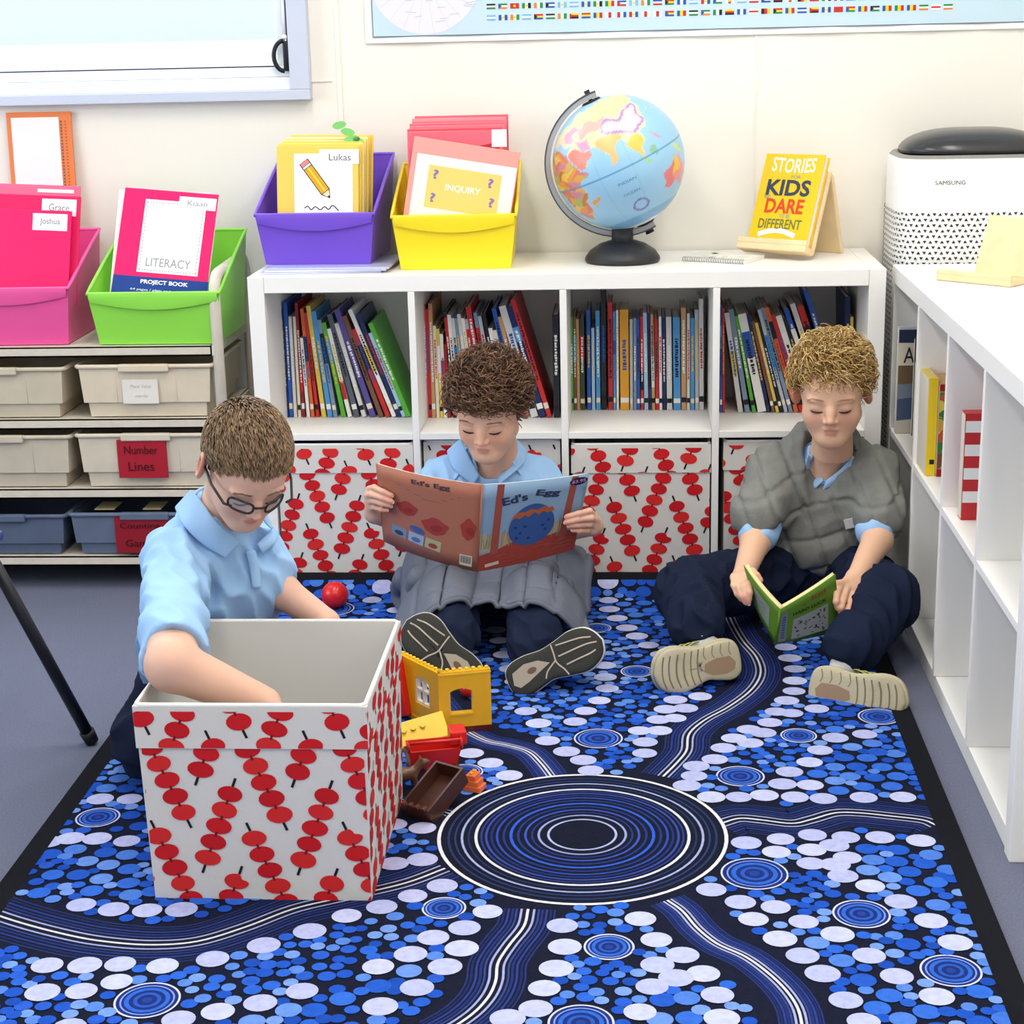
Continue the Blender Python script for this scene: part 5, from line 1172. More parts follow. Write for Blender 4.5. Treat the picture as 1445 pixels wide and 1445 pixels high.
nl = MB(); nails(nl, fL[:4], (0, -1, .2)); nails(nl, fR[:4], (0, -1, .2))
bC = finish_person(c_root, [(hv, hf_, hc), armL, armR, trunk], '', [cap_, cu, cu2], lash, brow, '9A7660')
nl.build('fingernails', None, bC)['kind'] = 'stuff'
# shirt
F = Field((.30, -.36, .06), (.85, .0, .44), .0042)
F.add(elp((.565, -.125, .265), (.122, .088, .125)), .02); F.add(elp((.562, -.125, .14), (.120, .090, .10)), .05); F.add(cap(shL, shR, .047), .04)
F.add(cap(shL, shL+(elL-shL)*.78, .050, .049), .03); F.add(cap(shR, shR+(elR-shR)*.78, .050, .049), .03); F.add(cap(A3(.567, -.155, .335), A3(.57, -.185, .375), .055, .050), .03)
F.cut(cap(A3(.569, -.19, .36), MC @ Vector((0, .03, -.10)), .041, .045), .008); F.cut(cap(A3(.567, -.250, .390), A3(.560, -.248, .285), .042, .012), .01)
F.disp(folds(3, .007, 75)); F.clipfn(lambda X, Y, Z: Y+.012+0*X+0*Z, .01); F.clipfn(lambda X, Y, Z: .07-Z+0*X+0*Y, .01)
V, Fc = F.mesh(); shC = solid('shirt', V, Fc, m_shirt, c_root)
Tc = Matrix.Translation(A3(.569, -.182, .372)) @ Matrix.Rotation(.50, 4, 'X'); collar('collar', Tc, .050, m_shirt, shC, 1.05, .040, .0, rx=1.12); flap('collar', [(650, 618), (660, 640), (677, 672)], [(630, 636), (640, 662), (668, 684)], V, m_shirt, shC); flap('collar', [(722, 612), (716, 638), (697, 668)], [(744, 636), (738, 656), (704, 684)], V, m_shirt, shC)
# trousers
hpL, hpR = A3(.505, -.15, .093), A3(.622, -.15, .093); knL, knR = A3(.495, -.42, .112), A3(.680, -.42, .112); anL, anR = A3(.515, -.575, .078), A3(.690, -.600, .074)
F = Field((.38, -.76, .0), (.80, -.02, .22), .0045); F.add(elp((.563, -.125, .100), (.115, .085, .082)), .03)
chain(F, [hpL, knL, anL], [.072, .060, .055], .03); chain(F, [hpR, knR, anR], [.072, .060, .055], .03); F.disp(folds(8, .012, 85)); F.clipfn(lambda X, Y, Z: RZ+.003-Z+0*X+0*Y, .004); F.clipfn(lambda X, Y, Z: Y+.012+0*X+0*Z, .01)
V, Fc = F.mesh(); solid('trousers', V, Fc, m_navy, c_root)
m_so = mat('sole_dark', '34342F', rough=.85, bump=.35, bscale=500); m_mid = mat('midsole_white', 'DCD9D2', rough=.6); m_up = mat('shoe_upper_pale', 'C9C6C0', rough=.8, bump=.2)
m_line = flat('B9AC9C')
def toC(p): d = CAM-np.array(p); return d/np.linalg.norm(d)
def dark_sole(lab, heel, toe, side, L, W, nr):
    o, T, L, W = shoe(lab, heel, toe, nr, side, (m_so, m_mid, m_up), c_root, L, W); m = MB()
    f = lambda L_: [(x*L, y*W*side) for x, y in L_]
    zf = lambda x: .0008-.012*math.sin(min(max((x/L-.72)/.28, 0), 1)*PI/2)
    def ln(P, w):
        P = catmull(f(P), 6); Vv, Ff = stroke(P, w); m.add([(x, y, zf(x)) for x, y in Vv], Ff, m_line, T)
    ln([(.58, .34), (.70, .30), (.82, .26), (.92, .18)], .0030); ln([(.56, .10), (.70, .09), (.85, .08), (.95, .03)], .0030); ln([(.60, -.14), (.72, -.14), (.84, -.14), (.91, -.12)], .0030); ln([(.54, .40), (.53, .2), (.52, .0), (.56, -.2), (.58, -.36)], .0030); ln([(.52, .05), (.46, -.02), (.40, -.10), (.36, -.22)], .0028)
    P2(m, [(x*L, y*W*side) for x, y in ((.05, -.05), (.08, .2), (.22, .28), (.36, .22), (.46, .06), (.34, -.02), (.2, -.12), (.1, -.16))], flat('A89E8E'), T, .0008); P2(m, ell(.27*L, .08*W*side, .010, .006), flat('6E5546'), T, .0014)
    m.build('sole_lines', None, o)['kind'] = 'stuff'; return T @ Vector((L*.2, 0, -.060))
hL, tL = ay(668, 968, -.690), ay(583, 886, -.640); hR, tR = ay(718, 968, -.705), ay(843, 906, -.690)
kL = dark_sole('running shoe with a dark lined sole, foot turned up left', hL, tL, -1, .195, .098, toC(hL)+A3(-.05, 0, .0)); kR = dark_sole('running shoe with a dark lined sole, foot turned out right', hR, tR, 1, .208, .092, toC(hR)+A3(0, 0, .1))
for an_, kn_, k_ in ((anL, knL, kL), (anR, knR, kR)): MB().tube([kn_+(an_-kn_)*.85, np.array(k_)*.3+an_*.7, np.array(k_)], [.034, .032, .030], 16).build('sock', m_sock, c_root, True)

# grey quilted lap blanket
m_blk_grey = mat('blanket_grey', '6C717E', rough=.95, spec=.08, bump=.25, bscale=350)
def leg_h(x, y):
    z = RZ+.004
    for (h0, k0, a0) in ((hpL, knL, anL), (hpR, knR, anR)):
        t = np.clip((h0[1]-y)/(h0[1]-k0[1]), 0, 1); c = h0+(k0-h0)*t; r = .072-.010*t
        if y < k0[1]: t = np.clip((k0[1]-y)/(k0[1]-a0[1]), 0, 1); c = k0+(a0-k0)*t; r = .062-.004*t
        dx = abs(x-c[0]); zz = c[2]+(math.sqrt(r*r-dx*dx) if dx < r*.75 else r*.66-(dx-r*.75)*1.25)
        z = max(z, zz)
    if abs(x-.585) < .10: z = max(z, .105+.03*(1-abs(x-.585)/.1))          # sags between the legs
    if y > -.30: z = max(z, .150+.10*min(1, (y+.30)/.12)*max(0, 1-abs(x-.575)/.2))
    return z
bl = empty('lap_blanket', (.58, -.40, RZ), 'grey quilted weighted blanket draped over the legs of the person with the picture book', 'blanket')
NX, NY = 76, 56; V = np.zeros((NX, NY, 3))
for i in range(NX):
    u = i/(NX-1); x = .378+.415*u
    yf = -.530-.04*(abs(u-.5)*2)**2+.018*math.cos(u*2*PI*2)
    for j in range(NY):
        v = j/(NY-1); y = -.20+(yf+.20)*v; xx = x+(.012*math.sin(6*v+1) if u > .8 else 0)+(.05*(v-.5)*max(0, u-.75)*2); V[i, j] = (xx, y, leg_h(xx, y)+.012)
Z = V[:, :, 2].copy()
for _ in range(10): Z[1:-1, 1:-1] = (Z[1:-1, 1:-1]*2+Z[:-2, 1:-1]+Z[2:, 1:-1]+Z[1:-1, :-2]+Z[1:-1, 2:])/6; Z[0] = Z[1]-.012; Z[-1] = Z[-2]-.012; Z[:, -1] = Z[:, -2]; Z[:, 0] = Z[:, 1]
for i in range(NX):
    for j in range(NY):
        a = min(abs(((V[i, j, 0]-.375)/.058) % 1-.5)*2, 1); b = min(abs(((V[i, j, 1])/.10) % 1-.5)*2, 1)
        V[i, j, 2] = max(Z[i, j]-.011*math.exp(-((1-a)*.058/2/.0045)**2)-.006*math.exp(-((1-b)*.05/.004)**2)+.0012*math.sin(90*V[i, j, 0]+40*V[i, j, 1]), RZ+.008)
F = [(i*NY+j, i*NY+j+1, (i+1)*NY+j+1, (i+1)*NY+j) for i in range(NX-1) for j in range(NY-1)]
o = mesh_obj('quilted_sheet', V.reshape(-1, 3), F, m_blk_grey, bl, True); sm = o.modifiers.new('thick', 'SOLIDIFY'); sm.thickness = .009; sm.offset = 1
m = MB(); E_ = [Vector(V[i, NY-1])+Vector((0, 0, .0)) for i in range(NX)]; m.tube(E_, .0055, 8); m.build('hem', m_blk_grey, bl, True)
# crumpled corner of the blanket trailing to the left on the rug
P0 = [ay(600, 800, -.28), ay(568, 812, -.30), az(548, 825, RZ+.03), az(545, 838, RZ+.012), az(566, 862, RZ+.012), az(590, 880, RZ+.014), ay(600, 850, -.45), ay(606, 822, -.38)]
F = Field((.33, -.55, .0), (.50, -.15, .26), .004)
for a, b, ra, rb in ((ay(602, 800, -.22), ay(572, 818, -.26), .028, .024), (ay(572, 818, -.26), az(556, 838, RZ+.02), .024, .016), (az(556, 838, RZ+.02), az(575, 862, RZ+.015), .016, .014), (az(575, 862, RZ+.015), az(592, 878, RZ+.02), .014, .012), (ay(590, 820, -.32), az(578, 862, RZ+.02), .024, .014), (ay(600, 815, -.3), az(592, 870, RZ+.02), .028, .014)): F.add(cap(a, b, ra, rb), .02)
F.disp(folds(31, .006, 55)); F.clipfn(lambda X, Y, Z: RZ+.002-Z+0*X+0*Y, .004)
V, Fc = F.mesh(); solid('trailing_corner', V, Fc, m_blk_grey, bl)
F = Field((.70, -.45, .0), (.85, -.15, .26), .004)
for a, b, ra, rb in ((ay(772, 790, -.22), ay(795, 812, -.26), .026, .022), (ay(795, 812, -.26), ay(800, 832, -.33), .022, .016)): F.add(cap(a, b, ra, rb), .02)
F.disp(folds(32, .005, 55)); V, Fc = F.mesh(); solid('trailing_corner', V, Fc, m_blk_grey, bl)

# ---------------------------------------- boy on the right (blond, grey shoulder wrap, small green book)
r_root = empty('person', (1.32, -.16, RZ), 'person in a grey shoulder wrap sitting in the corner reading a small green book', 'person')
SK2 = 'E6B89A'
Hp = ay(1174, 553, -.27); MRt = headM(Hp, -.14, .17, -.02)
hv, hf_, hc, pr_, lash, brow = make_head(None, MRt, .97, SK2, 9)
shL, shR = A3(1.215, -.155, .318), A3(1.425, -.165, .312); elL, elR = ay(1066, 765, -.31), ay(1238, 762, -.33)
elR[0] = min(elR[0], 1.425); wrL, wrR = ay(1049, 812, -.45), ay(1210, 815, -.47)
fL = [([ay(1052, 815, -.50), ay(1056, 824, -.545), ay(1058, 836, -.560), ay(1057, 846, -.562)], .0072), ([ay(1046, 816, -.50), ay(1049, 828, -.545), ay(1053, 841, -.558), ay(1056, 850, -.560)], .0074), ([ay(1040, 815, -.50), ay(1042, 829, -.540), ay(1047, 841, -.553), ay(1052, 850, -.556)], .0070), ([ay(1035, 813, -.49), ay(1035, 826, -.528), ay(1040, 838, -.543), ay(1046, 846, -.548)], .0060), ([ay(1054, 808, -.49), ay(1062, 806, -.520), ay(1068, 812, -.535), ay(1073, 819, -.540)], .0074)]
fR = [([ay(1186, 826, -.53), ay(1181, 838, -.565), ay(1180, 849, -.582), ay(1182, 858, -.580)], .0072), ([ay(1195, 831, -.53), ay(1190, 846, -.567), ay(1187, 858, -.584), ay(1187, 866, -.580)], .0074), ([ay(1205, 834, -.525), ay(1200, 850, -.560), ay(1196, 862, -.578), ay(1194, 870, -.574)], .0070), ([ay(1213, 833, -.52), ay(1210, 848, -.550), ay(1206, 859, -.565), ay(1203, 866, -.562)], .0060), ([ay(1192, 822, -.52), ay(1180, 824, -.540), ay(1172, 832, -.545), ay(1166, 840, -.546)], .0074)]
armL = arm_mesh([shL, elL, wrL], [.037, .032, .022], fL, SK2, (wrL, ay(1044, 816, -.50), (ay(1052, 815, -.50)-ay(1035, 813, -.49))*.48, .0100))
armR = arm_mesh([shR, elR, wrR], [.037, .032, .022], fR, SK2, (wrR, ay(1200, 831, -.525), (ay(1186, 826, -.53)-ay(1213, 833, -.52))*.48, .0105))
F = Field((1.14, -.30, .09), (1.49, -.02, .47), .005); F.add(elp((1.322, -.13, .24), (.105, .075, .13)), .02); F.add(cap(shL, shR, .034), .03); F.add(cap(A3(1.322, -.165, .335), MRt @ Vector((0, .035, -.11)), .043, .041), .03)
V, Fc = F.mesh(); trunk = (V, Fc, np.tile(np.array(lin(SK2)), (len(V), 1)))
cap_ = hair_cap(MRt, .97, .008, .003, 15, '8A6B42'); PALR = ('A8854E', 'C4A062', '8E6C3E', 'D6B878', '735531', 'B8924E', 'E2C88C')
cu = strands('h', MRt, .97, scalp(2400, 51, -.002), curl_spec(.006, .012, (.5, 1.1), (.030, .050), .0014, .48), PALR, None, None, 15)
top = [(p, n) for p, n in scalp(2400, 52) if p.z > .085][:520]
cu2 = strands('h', MRt, .97, top, curl_spec(.007, .015, (.5, 1.0), (.034, .054), .0014, .50), PALR, None, None, 16)
nl = MB(); nails(nl, fL[:4], (0, -1, .3)); nails(nl, fR[:4], (0, -1, .3))
bR = finish_person(r_root, [(hv, hf_, hc), armL, armR, trunk], '', [cap_, cu, cu2], lash, brow, 'B8906C')
nl.build('fingernails', None, bR)['kind'] = 'stuff'
F = Field((1.10, -.40, .05), (1.486, -.01, .43), .0044)
F.add(elp((1.322, -.125, .25), (.115, .082, .12)), .02); F.add(elp((1.318, -.13, .13), (.122, .088, .09)), .05); F.add(cap(shL, shR, .044), .04)
F.add(cap(shL, shL+(elL-shL)*.86, .046, .043), .03); F.add(cap(shR, shR+(elR-shR)*.84, .046, .043), .03); F.add(cap(A3(1.322, -.155, .33), A3(1.322, -.185, .37), .052, .048), .03)
F.cut(cap(A3(1.322, -.18, .35), MRt @ Vector((0, .03, -.10)), .040, .044), .008); F.cut(cap(A3(1.318, -.24, .385), A3(1.314, -.232, .315), .030, .012), .01)
F.disp(folds(13, .006, 80)); F.clipfn(lambda X, Y, Z: Y+.012+0*X+0*Z, .01); F.clipfn(lambda X, Y, Z: .06-Z+0*X+0*Y, .01); F.clipfn(lambda X, Y, Z: X-1.478+0*Y+0*Z, .01)
V, Fc = F.mesh(); shR_o = solid('shirt', V, Fc, m_shirt, r_root)
Tc = Matrix.Translation(A3(1.322, -.180, .366)) @ Matrix.Rotation(.50, 4, 'X'); collar('collar', Tc, .048, m_shirt, shR_o, 1.05, .036, .0, rx=1.1); flap('collar', [(1141, 640), (1150, 660), (1163, 678)], [(1136, 655), (1140, 672), (1150, 690)], V, m_shirt, shR_o); flap('collar', [(1200, 640), (1190, 658), (1166, 678)], [(1212, 650), (1200, 672), (1160, 692)], V, m_shirt, shR_o)
# wrap
m_wrap = mat('wrap_grey', '80817C', rough=.95, spec=.1, bump=.3, bscale=260, var=.08, vscale=40)
F = Field((1.08, -.42, .08), (1.486, -.005, .47), .0042)
F.add(elp((1.322, -.135, .255), (.145, .112, .135)), .02); F.add(elp((1.312, -.150, .165), (.120, .110, .085)), .05); F.add(cap(shL+A3(0, 0, .012), shR+A3(0, 0, .012), .062), .05); F.add(cap(A3(1.322, -.10, .37), A3(1.322, -.12, .39), .075, .070), .05)
F.add(cap(shL, shL+(elL-shL)*.60+A3(-.012, -.01, .008), .060, .064), .04); F.add(cap(shR, shR+(elR-shR)*.60+A3(.01, -.01, .008), .058, .062), .04)
inn = elp((1.32, -.11, .15), (.118, .088, .22)); F.cut(inn, .01)
F.cut(cap(A3(1.322, -.17, .36), MRt @ Vector((0, .03, -.09)), .056, .060), .012)
F.cut(cap(A3(1.318, -.222, .405), A3(1.286, -.262, .268), .058, .014), .008)
F.clipfn(lambda X, Y, Z: (.118+.02*np.sin(9*X))-Z+.10*np.clip(np.abs(X-1.315)-.10, 0, 1)*8*.9*np.clip(np.abs(X-1.315)-.10, 0, .12)*5+0*Y, .012)
def quilt(X, Y, Z):
    U = (X-1.31)*.92+(Z-.25)*.35; W_ = Z*.95-(X-1.31)*.25-Y*.2; l1 = np.abs((U/.062) % 1-.5)*.062; l2 = np.abs((W_/.070) % 1-.5)*.070
    return .006*np.exp(-(l1/.005)**2)+.005*np.exp(-(l2/.005)**2)-.002
F.disp(quilt); F.disp(folds(41, .005, 60)); F.clipfn(lambda X, Y, Z: Y+.004+0*X+0*Z, .008); F.clipfn(lambda X, Y, Z: X-1.481+0*Y+0*Z, .008)
V, Fc = F.mesh(); wr = solid('shoulder_wrap', V, Fc, m_wrap, r_root, label='grey quilted weighted wrap around the shoulders')
p = ay(1202, 738, -.285); MB().box((-.016, -.002, -.011), (.016, .002, .011), None, Matrix.Translation(p) @ Matrix.Rotation(-.25, 4, 'Y'), bev=.0008).build('care_tag', mat('tag_grey', 'B9B6B4', rough=.8), wr)
# trousers
hpL, hpR = A3(1.255, -.15, .095), A3(1.385, -.15, .095); knL, knR = A3(1.012, -.40, .128), A3(1.418, -.50, .145); anL, anR = ay(985, 888, -.588), ay(1200, 915, -.655)
F = Field((.92, -.80, .0), (1.486, -.02, .26), .0047); F.add(elp((1.32, -.135, .100), (.120, .090, .085)), .03)
chain(F, [hpL, knL, knL+(anL-knL)*.86], [.078, .066, .056], .03); chain(F, [hpR, knR, knR+(anR-knR)*.93], [.076, .060, .055], .03); F.disp(folds(18, .013, 80)); F.clipfn(lambda X, Y, Z: RZ+.003-Z+0*X+0*Y, .004); F.clipfn(lambda X, Y, Z: Y+.012+0*X+0*Z, .01); F.clipfn(lambda X, Y, Z: X-1.482+0*Y+0*Z, .01)
V, Fc = F.mesh(); solid('trousers', V, Fc, m_navy, r_root)
m_so2 = mat('sole_cream', 'BDB396', rough=.8, bump=.2, bscale=200); m_up2 = mat('shoe_upper_navy', '232A3E', rough=.8, bump=.2)
def cream_sole(lab, heel, toe, side, L, W, nr):
    o, T, L, W = shoe(lab, heel, toe, nr, side, (m_so2, mat('midsole_cream', 'C9BF9F', rough=.7), m_up2), r_root, L, W); m = MB()
    zf = lambda x: .0008-.012*math.sin(min(max((x/L-.72)/.28, 0), 1)*PI/2)
    def ln(P, w, c):
        P = catmull([(x*L, y*W*side) for x, y in P], 6); Vv, Ff = stroke(P, w); m.add([(x, y, zf(x)) for x, y in Vv], Ff, flat(c), T)
    for x in (.52, .60, .68, .76, .84, .91): ln([(x-.03, .40*(1.05-x*.2)), (x, .15), (x+.01, -.10), (x-.015, -.33*(1.1-x*.2))], .0030, '7E745C')  # sole grooves: their shade is put into the colour as flat dark lines
    for x in (.12, .22, .32, .42): ln([(x, .40), (x+.02, .24), (x, .14)], .0022, '8E846A')
    P2(m, [(x*L, y*W*side) for x, y in ((.08, -.02), (.14, .12), (.30, .13), (.44, .06), (.46, -.10), (.36, -.20), (.2, -.22), (.1, -.16))], flat('9C8268'), T, .0012)
    m.build('sole_lines', None, o)['kind'] = 'stuff'
    m = MB()
    for q in range(4): m.tube([T @ Vector((L*(.34+.10*q+.05*k/4), side*W*(.30-.14*k)*.95, -.0675+.002*q-.012*math.cos((k-2)*.6)+.012)) for k in range(5)], .0018, 6)
    for q in range(3): m.tube([T @ Vector((L*(.42+.09*q-.06*(k-2)), side*W*(.47-.02*abs(k-2)), -.030-.005*k)) for k in range(5)], .0014, 6)
    m.build('laces', mat('lace_lime', 'B5BE6A', rough=.6), o, True)['kind'] = 'stuff'; return T @ Vector((L*.22, 0, -.060))
hL, tL = ay(1047, 930, -.640), ay(935, 954, -.705); hR, tR = ay(1140, 968, -.705), ay(1266, 993, -.790)
kL = cream_sole('navy sports shoe with a cream sole, foot turned out left', hL, tL, -1, .185, .100, toC(hL)+A3(0, 0, -.18)); kR = cream_sole('navy sports shoe with a cream sole, foot turned out right', hR, tR, 1, .195, .098, toC(hR)+A3(0, 0, -.12))
for an_, kn_, k_ in ((anL, knL, kL), (anR, knR, kR)): MB().tube([kn_+(an_-kn_)*.8, np.array(k_)*.35+an_*.65, np.array(k_)], [.034, .031, .030], 16).build('sock', m_sock, r_root, True)

# ---------------------------------------- boy on the left (short hair, glasses, reaching into the box)
l_root = empty('person', (.11, -1.05, RZ), 'person in a blue polo shirt and black glasses kneeling and reaching into the open box', 'person')
SK3 = 'DDB09A'
Hp = ay(347, 658, -1.19); ML = headM(Hp, .50, .60, .10)
hv, hf_, hc, pr_, lash, brow = make_head(None, ML, .89, SK3, 19, 1.22)
shL, shR = ay(250, 788, -1.15), ay(352, 785, -1.05); elL = az(243, 938, .378); wrL = az(372, 993, .300)
elR, wrR = ay(398, 835, -1.07), ay(462, 878, -1.13)
def rest_fingers(w, d, s, n, sc=1.):
    d, s, n = [np.array(q, float)/np.linalg.norm(q) for q in (d, s, n)]; out = []
    for i, (o_, l) in enumerate(((-.022, .060), (-.0075, .066), (.0075, .061), (.021, .048))):
        k = w+d*.058+s*o_; out.append(([w+d*.03+s*o_*.7, k, k+d*l*.5+n*.006, k+d*l*.85+n*.024], .0068 if i < 3 else .0058))
    out.append(([w+d*.012-s*.014, w+d*.035-s*.034+n*.008, w+d*.058-s*.040+n*.018], .0075)); return out
dL = A3(.72, -.18, -.62); sL = A3(.4, -.8, .55); nL = np.cross(dL/np.linalg.norm(dL), sL); fL = rest_fingers(wrL+A3(.02, -.005, -.02), dL, np.cross(nL, dL), -nL)
dR = A3(.5, -.1, -.8); fR = rest_fingers(wrR+A3(.01, 0, -.015), dR, (.1, 1, 0), (.8, .0, .5))
armL = arm_mesh([shL, elL, wrL], [.043, .040, .027], fL, SK3, (wrL, wrL+dL*.055, np.cross(nL, dL)*.022, .011)); armR = arm_mesh([shR, elR, wrR], [.037, .031, .022], fR, SK3, (wrR, wrR+dR*.055, A3(.002, .02, 0), .011))
nkb = ay(312, 728, -1.11)
F = Field((-.02, -1.30, .15), (.38, -.92, .60), .005); F.add(elp((.135, -1.06, .33), (.10, .075, .13)), .02); F.add(cap(shL, shR, .035), .03); F.add(cap(nkb, ML @ Vector((0, .035, -.11)), .044, .041), .03)
V, Fc = F.mesh(); trunk = (V, Fc, np.tile(np.array(lin(SK3)), (len(V), 1)))
cap_ = hair_cap(ML, .89, .0065, .0012, 25, '6E563F'); PALL = ('7A6048', '8C7054', '64503A', '9C8060', '55422F')
def short_spec(p, n, R):
    f = Vector((p.x*.6+R.uniform(-.3, .3), -1, -.35)); t = f-n*f.dot(n); t = t.normalized() if t.length > .1 else Vector((0, -1, 0)); L = .016+.012*max(0, n.z)*R.uniform(.6, 1.2); P = []
    for i in range(5): s = i/4; P.append(p*1.0+n*(.002+.0075*math.sin(s*1.9))+t*(L*s))
    return P, [.0013, .0014, .0012, .0009, .0003]
cu = strands('h', ML, .89, scalp(5200, 61, .0), short_spec, PALL, None, None, 25)
bL = finish_person(l_root, [(hv, hf_, hc), armL, armR, trunk], '', [cap_, cu], lash, brow, '86694F')
# shirt
F = Field((-.08, -1.50, .09), (.40, -.88, .58), .0044)
chest = (shL+shR)/2
F.add(elp(chest+A3(-.005, .03, -.065), (.118, .092, .115), Euler((.25, 0, .35)).to_matrix()), .02); F.add(elp(A3(.115, -1.035, .23), (.122, .095, .12), Euler((0, 0, .3)).to_matrix()), .05); F.add(elp(A3(.105, -1.0, .13), (.120, .10, .07)), .04)
F.add(cap(shL, shR, .048), .05); F.add(cap(shL, shL+(elL-shL)*.90, .054, .0520), .035); F.add(cap(shR, shR+(elR-shR)*.62, .050, .047), .03); F.add(cap(chest+A3(0, .0, .03), nkb, .062, .052), .04)
F.cut(cap(nkb+A3(0, 0, .0), ML @ Vector((0, .035, -.09)), .042, .046), .008); F.cut(cap(nkb+A3(.035, -.055, .03), nkb+A3(.032, -.060, -.03), .026, .010), .008)
_d = (elL-shL)/np.linalg.norm(elL-shL); _h = shL+(elL-shL)*.86; F.cut(cap(_h+_d*.092, _h+_d*.22, .092, .092), .006)
F.disp(folds(23, .010, 75)); F.clipfn(lambda X, Y, Z: .10-Z+0*X+0*Y, .01)
V, Fc = F.mesh(); shL_o = solid('shirt', V, Fc, m_shirt, l_root)
Tc = Matrix.Translation(nkb+A3(.004, -.004, .010)) @ Matrix.Rotation(.45, 4, 'Z') @ Matrix.Rotation(.62, 4, 'X'); collar('collar', Tc, .050, m_shirt, shL_o, 1.2, .042, .0, rx=1.1); flap('collar', [(270, 690), (285, 708), (308, 738), (340, 765)], [(246, 716), (258, 740), (285, 768), (318, 788)], V, m_shirt, shL_o); flap('collar', [(384, 742), (378, 752), (362, 768)], [(394, 752), (388, 766), (370, 782)], V, m_shirt, shL_o)
flap('placket', [(346, 778), (352, 800), (356, 830)], [(360, 776), (366, 800), (369, 830)], V, m_shirt, shL_o, .003, .003)
for q in ((356, 792), (360, 814)): p = on_surf(V, q[0], q[1], .007); MB().ball(tuple(p), (.0045, .002, .0045)).build('button', m_btn, shL_o, True)
# trousers, kneeling
F = Field((-.10, -1.30, .0), (.36, -.62, .24), .005); F.add(elp((.11, -.99, .145), (.118, .10, .085)), .03)
for s in (-1, 1): chain(F, [A3(.11+s*.06, -.99, .14), A3(.10+s*.075, -1.12, .085), A3(.10+s*.07, -.80, .058)], [.075, .062, .048], .03)
F.disp(folds(28, .010, 75)); F.clipfn(lambda X, Y, Z: RZ+.003-Z+0*X+0*Y, .004)
V, Fc = F.mesh(); solid('trousers', V, Fc, m_navy, l_root)
for s in (-1, 1): shoe('dark shoe tucked behind the kneeling person', A3(.10+s*.07, -.79, .085), A3(.10+s*.08, -.70, .018), (0, .6, .8), s, (m_so, m_mid, m_up2), l_root, .18, .075)
# glasses
gls = empty('glasses', Hp, parent=None)
bpy.data.objects.remove(gls)
m_gl = mat('glasses_black', '15171C', rough=.25, spec=.5); m = MB(); sc = .89
def gpt(x, y, z): return ML @ (Vector((x, y, z))*sc)
def lensring(s, n=28):
    L = []
    for k in range(n):
        a = 2*PI*k/n; c, q = math.cos(a), math.sin(a); x = s*.0325+.0205*math.copysign(abs(c)**.6, c); z = -.010+.0135*math.copysign(abs(q)**.7, q); L.append(gpt(x, -.101+.012*(x/.06)**2*3, z))
    return L
for s in (-1, 1): m.tube(lensring(s), .0021, 8, closed=True)
m.tube([gpt(-.012, -.101, -.006), gpt(0, -.104, -.003), gpt(.012, -.101, -.006)], .0021, 8)
for s in (-1, 1): m.tube([gpt(s*.053, -.093, -.004), gpt(s*.066, -.086, -.003), gpt(s*.078, -.04, .0), gpt(s*.081, .010, .006), gpt(s*.081, .024, .0), gpt(s*.080, .032, -.014)], .0023, 8)
gf = m.build('glasses', m_gl, l_root, True, 'black-rimmed glasses')
lm = bpy.data.materials.new('lens'); lm.use_nodes = True; b_ = lm.node_tree.nodes['Principled BSDF']; b_.inputs['Base Color'].default_value = (.75, .8, .85, 1); b_.inputs['Roughness'].default_value = .05; b_.inputs['Alpha'].default_value = .22
for s in (-1, 1): mesh_obj('lens', lensring(s), [tuple(range(28))], lm, gf)
# ------------------------------------------------------------------ open books held by the boys
class Patch:
    """curved quad surface: c00 lower left, c10 lower right, c01 upper left, c11 upper right (seen from outside); T @ (u*W, v*H, off)"""
    def __init__(s, c00, c10, c01, c11, W, H, bulge=0.): s.c = [np.array(q, float) for q in (c00, c10, c01, c11)]; s.W, s.H, s.b = W, H, bulge; s.n = np.cross(s.c[1]-s.c[0], s.c[2]-s.c[0]); s.n /= np.linalg.norm(s.n)
    def __matmul__(s, v):
        u, t = v[0]/s.W, v[1]/s.H; p = (s.c[0]*(1-u)+s.c[1]*u)*(1-t)+(s.c[2]*(1-u)+s.c[3]*u)*t; return Vector(p+s.n*(v[2]+s.b*4*u*(1-u)))
    def slab(s, mb, z0, z1, m, nu=14, nv=6, ins=0.):
        V = []; F = []
        for z in (z0, z1):
            for i in range(nu+1):
                for j in range(nv+1): V.append(s @ Vector((ins+(s.W-2*ins)*i/nu, ins+(s.H-2*ins)*j/nv, z)))
        w = nv+1; o = (nu+1)*w
        for i in range(nu):
            for j in range(nv): F += [(i*w+j, i*w+j+1, (i+1)*w+j+1, (i+1)*w+j), (o+i*w+j, o+(i+1)*w+j, o+(i+1)*w+j+1, o+i*w+j+1)]
        for i in range(nu): F += [(i*w, (i+1)*w, o+(i+1)*w, o+i*w), (i*w+nv, o+i*w+nv, o+(i+1)*w+nv, (i+1)*w+nv)]
        for j in range(nv): F += [(j, o+j, o+j+1, j+1), (nu*w+j, nu*w+j+1, o+nu*w+j+1, o+nu*w+j)]
        mb.add(V, F, m)
m_pap = mat('paper_white', 'EDEAE2', rough=.8)
eb = empty('picture_book', ay(676, 745, -.45), 'large open picture book with an egg on its blue cover held in both hands', 'book')
sT, sB = ay(681, 684, -.500), ay(673, 807, -.425)
PL = Patch(ay(541, 764, -.345), sB, ay(530, 654, -.410), sT, .25, .27, .010); PRr = Patch(sB, ay(810, 775, -.345), sT, ay(832, 668, -.410), .25, .27, .006)
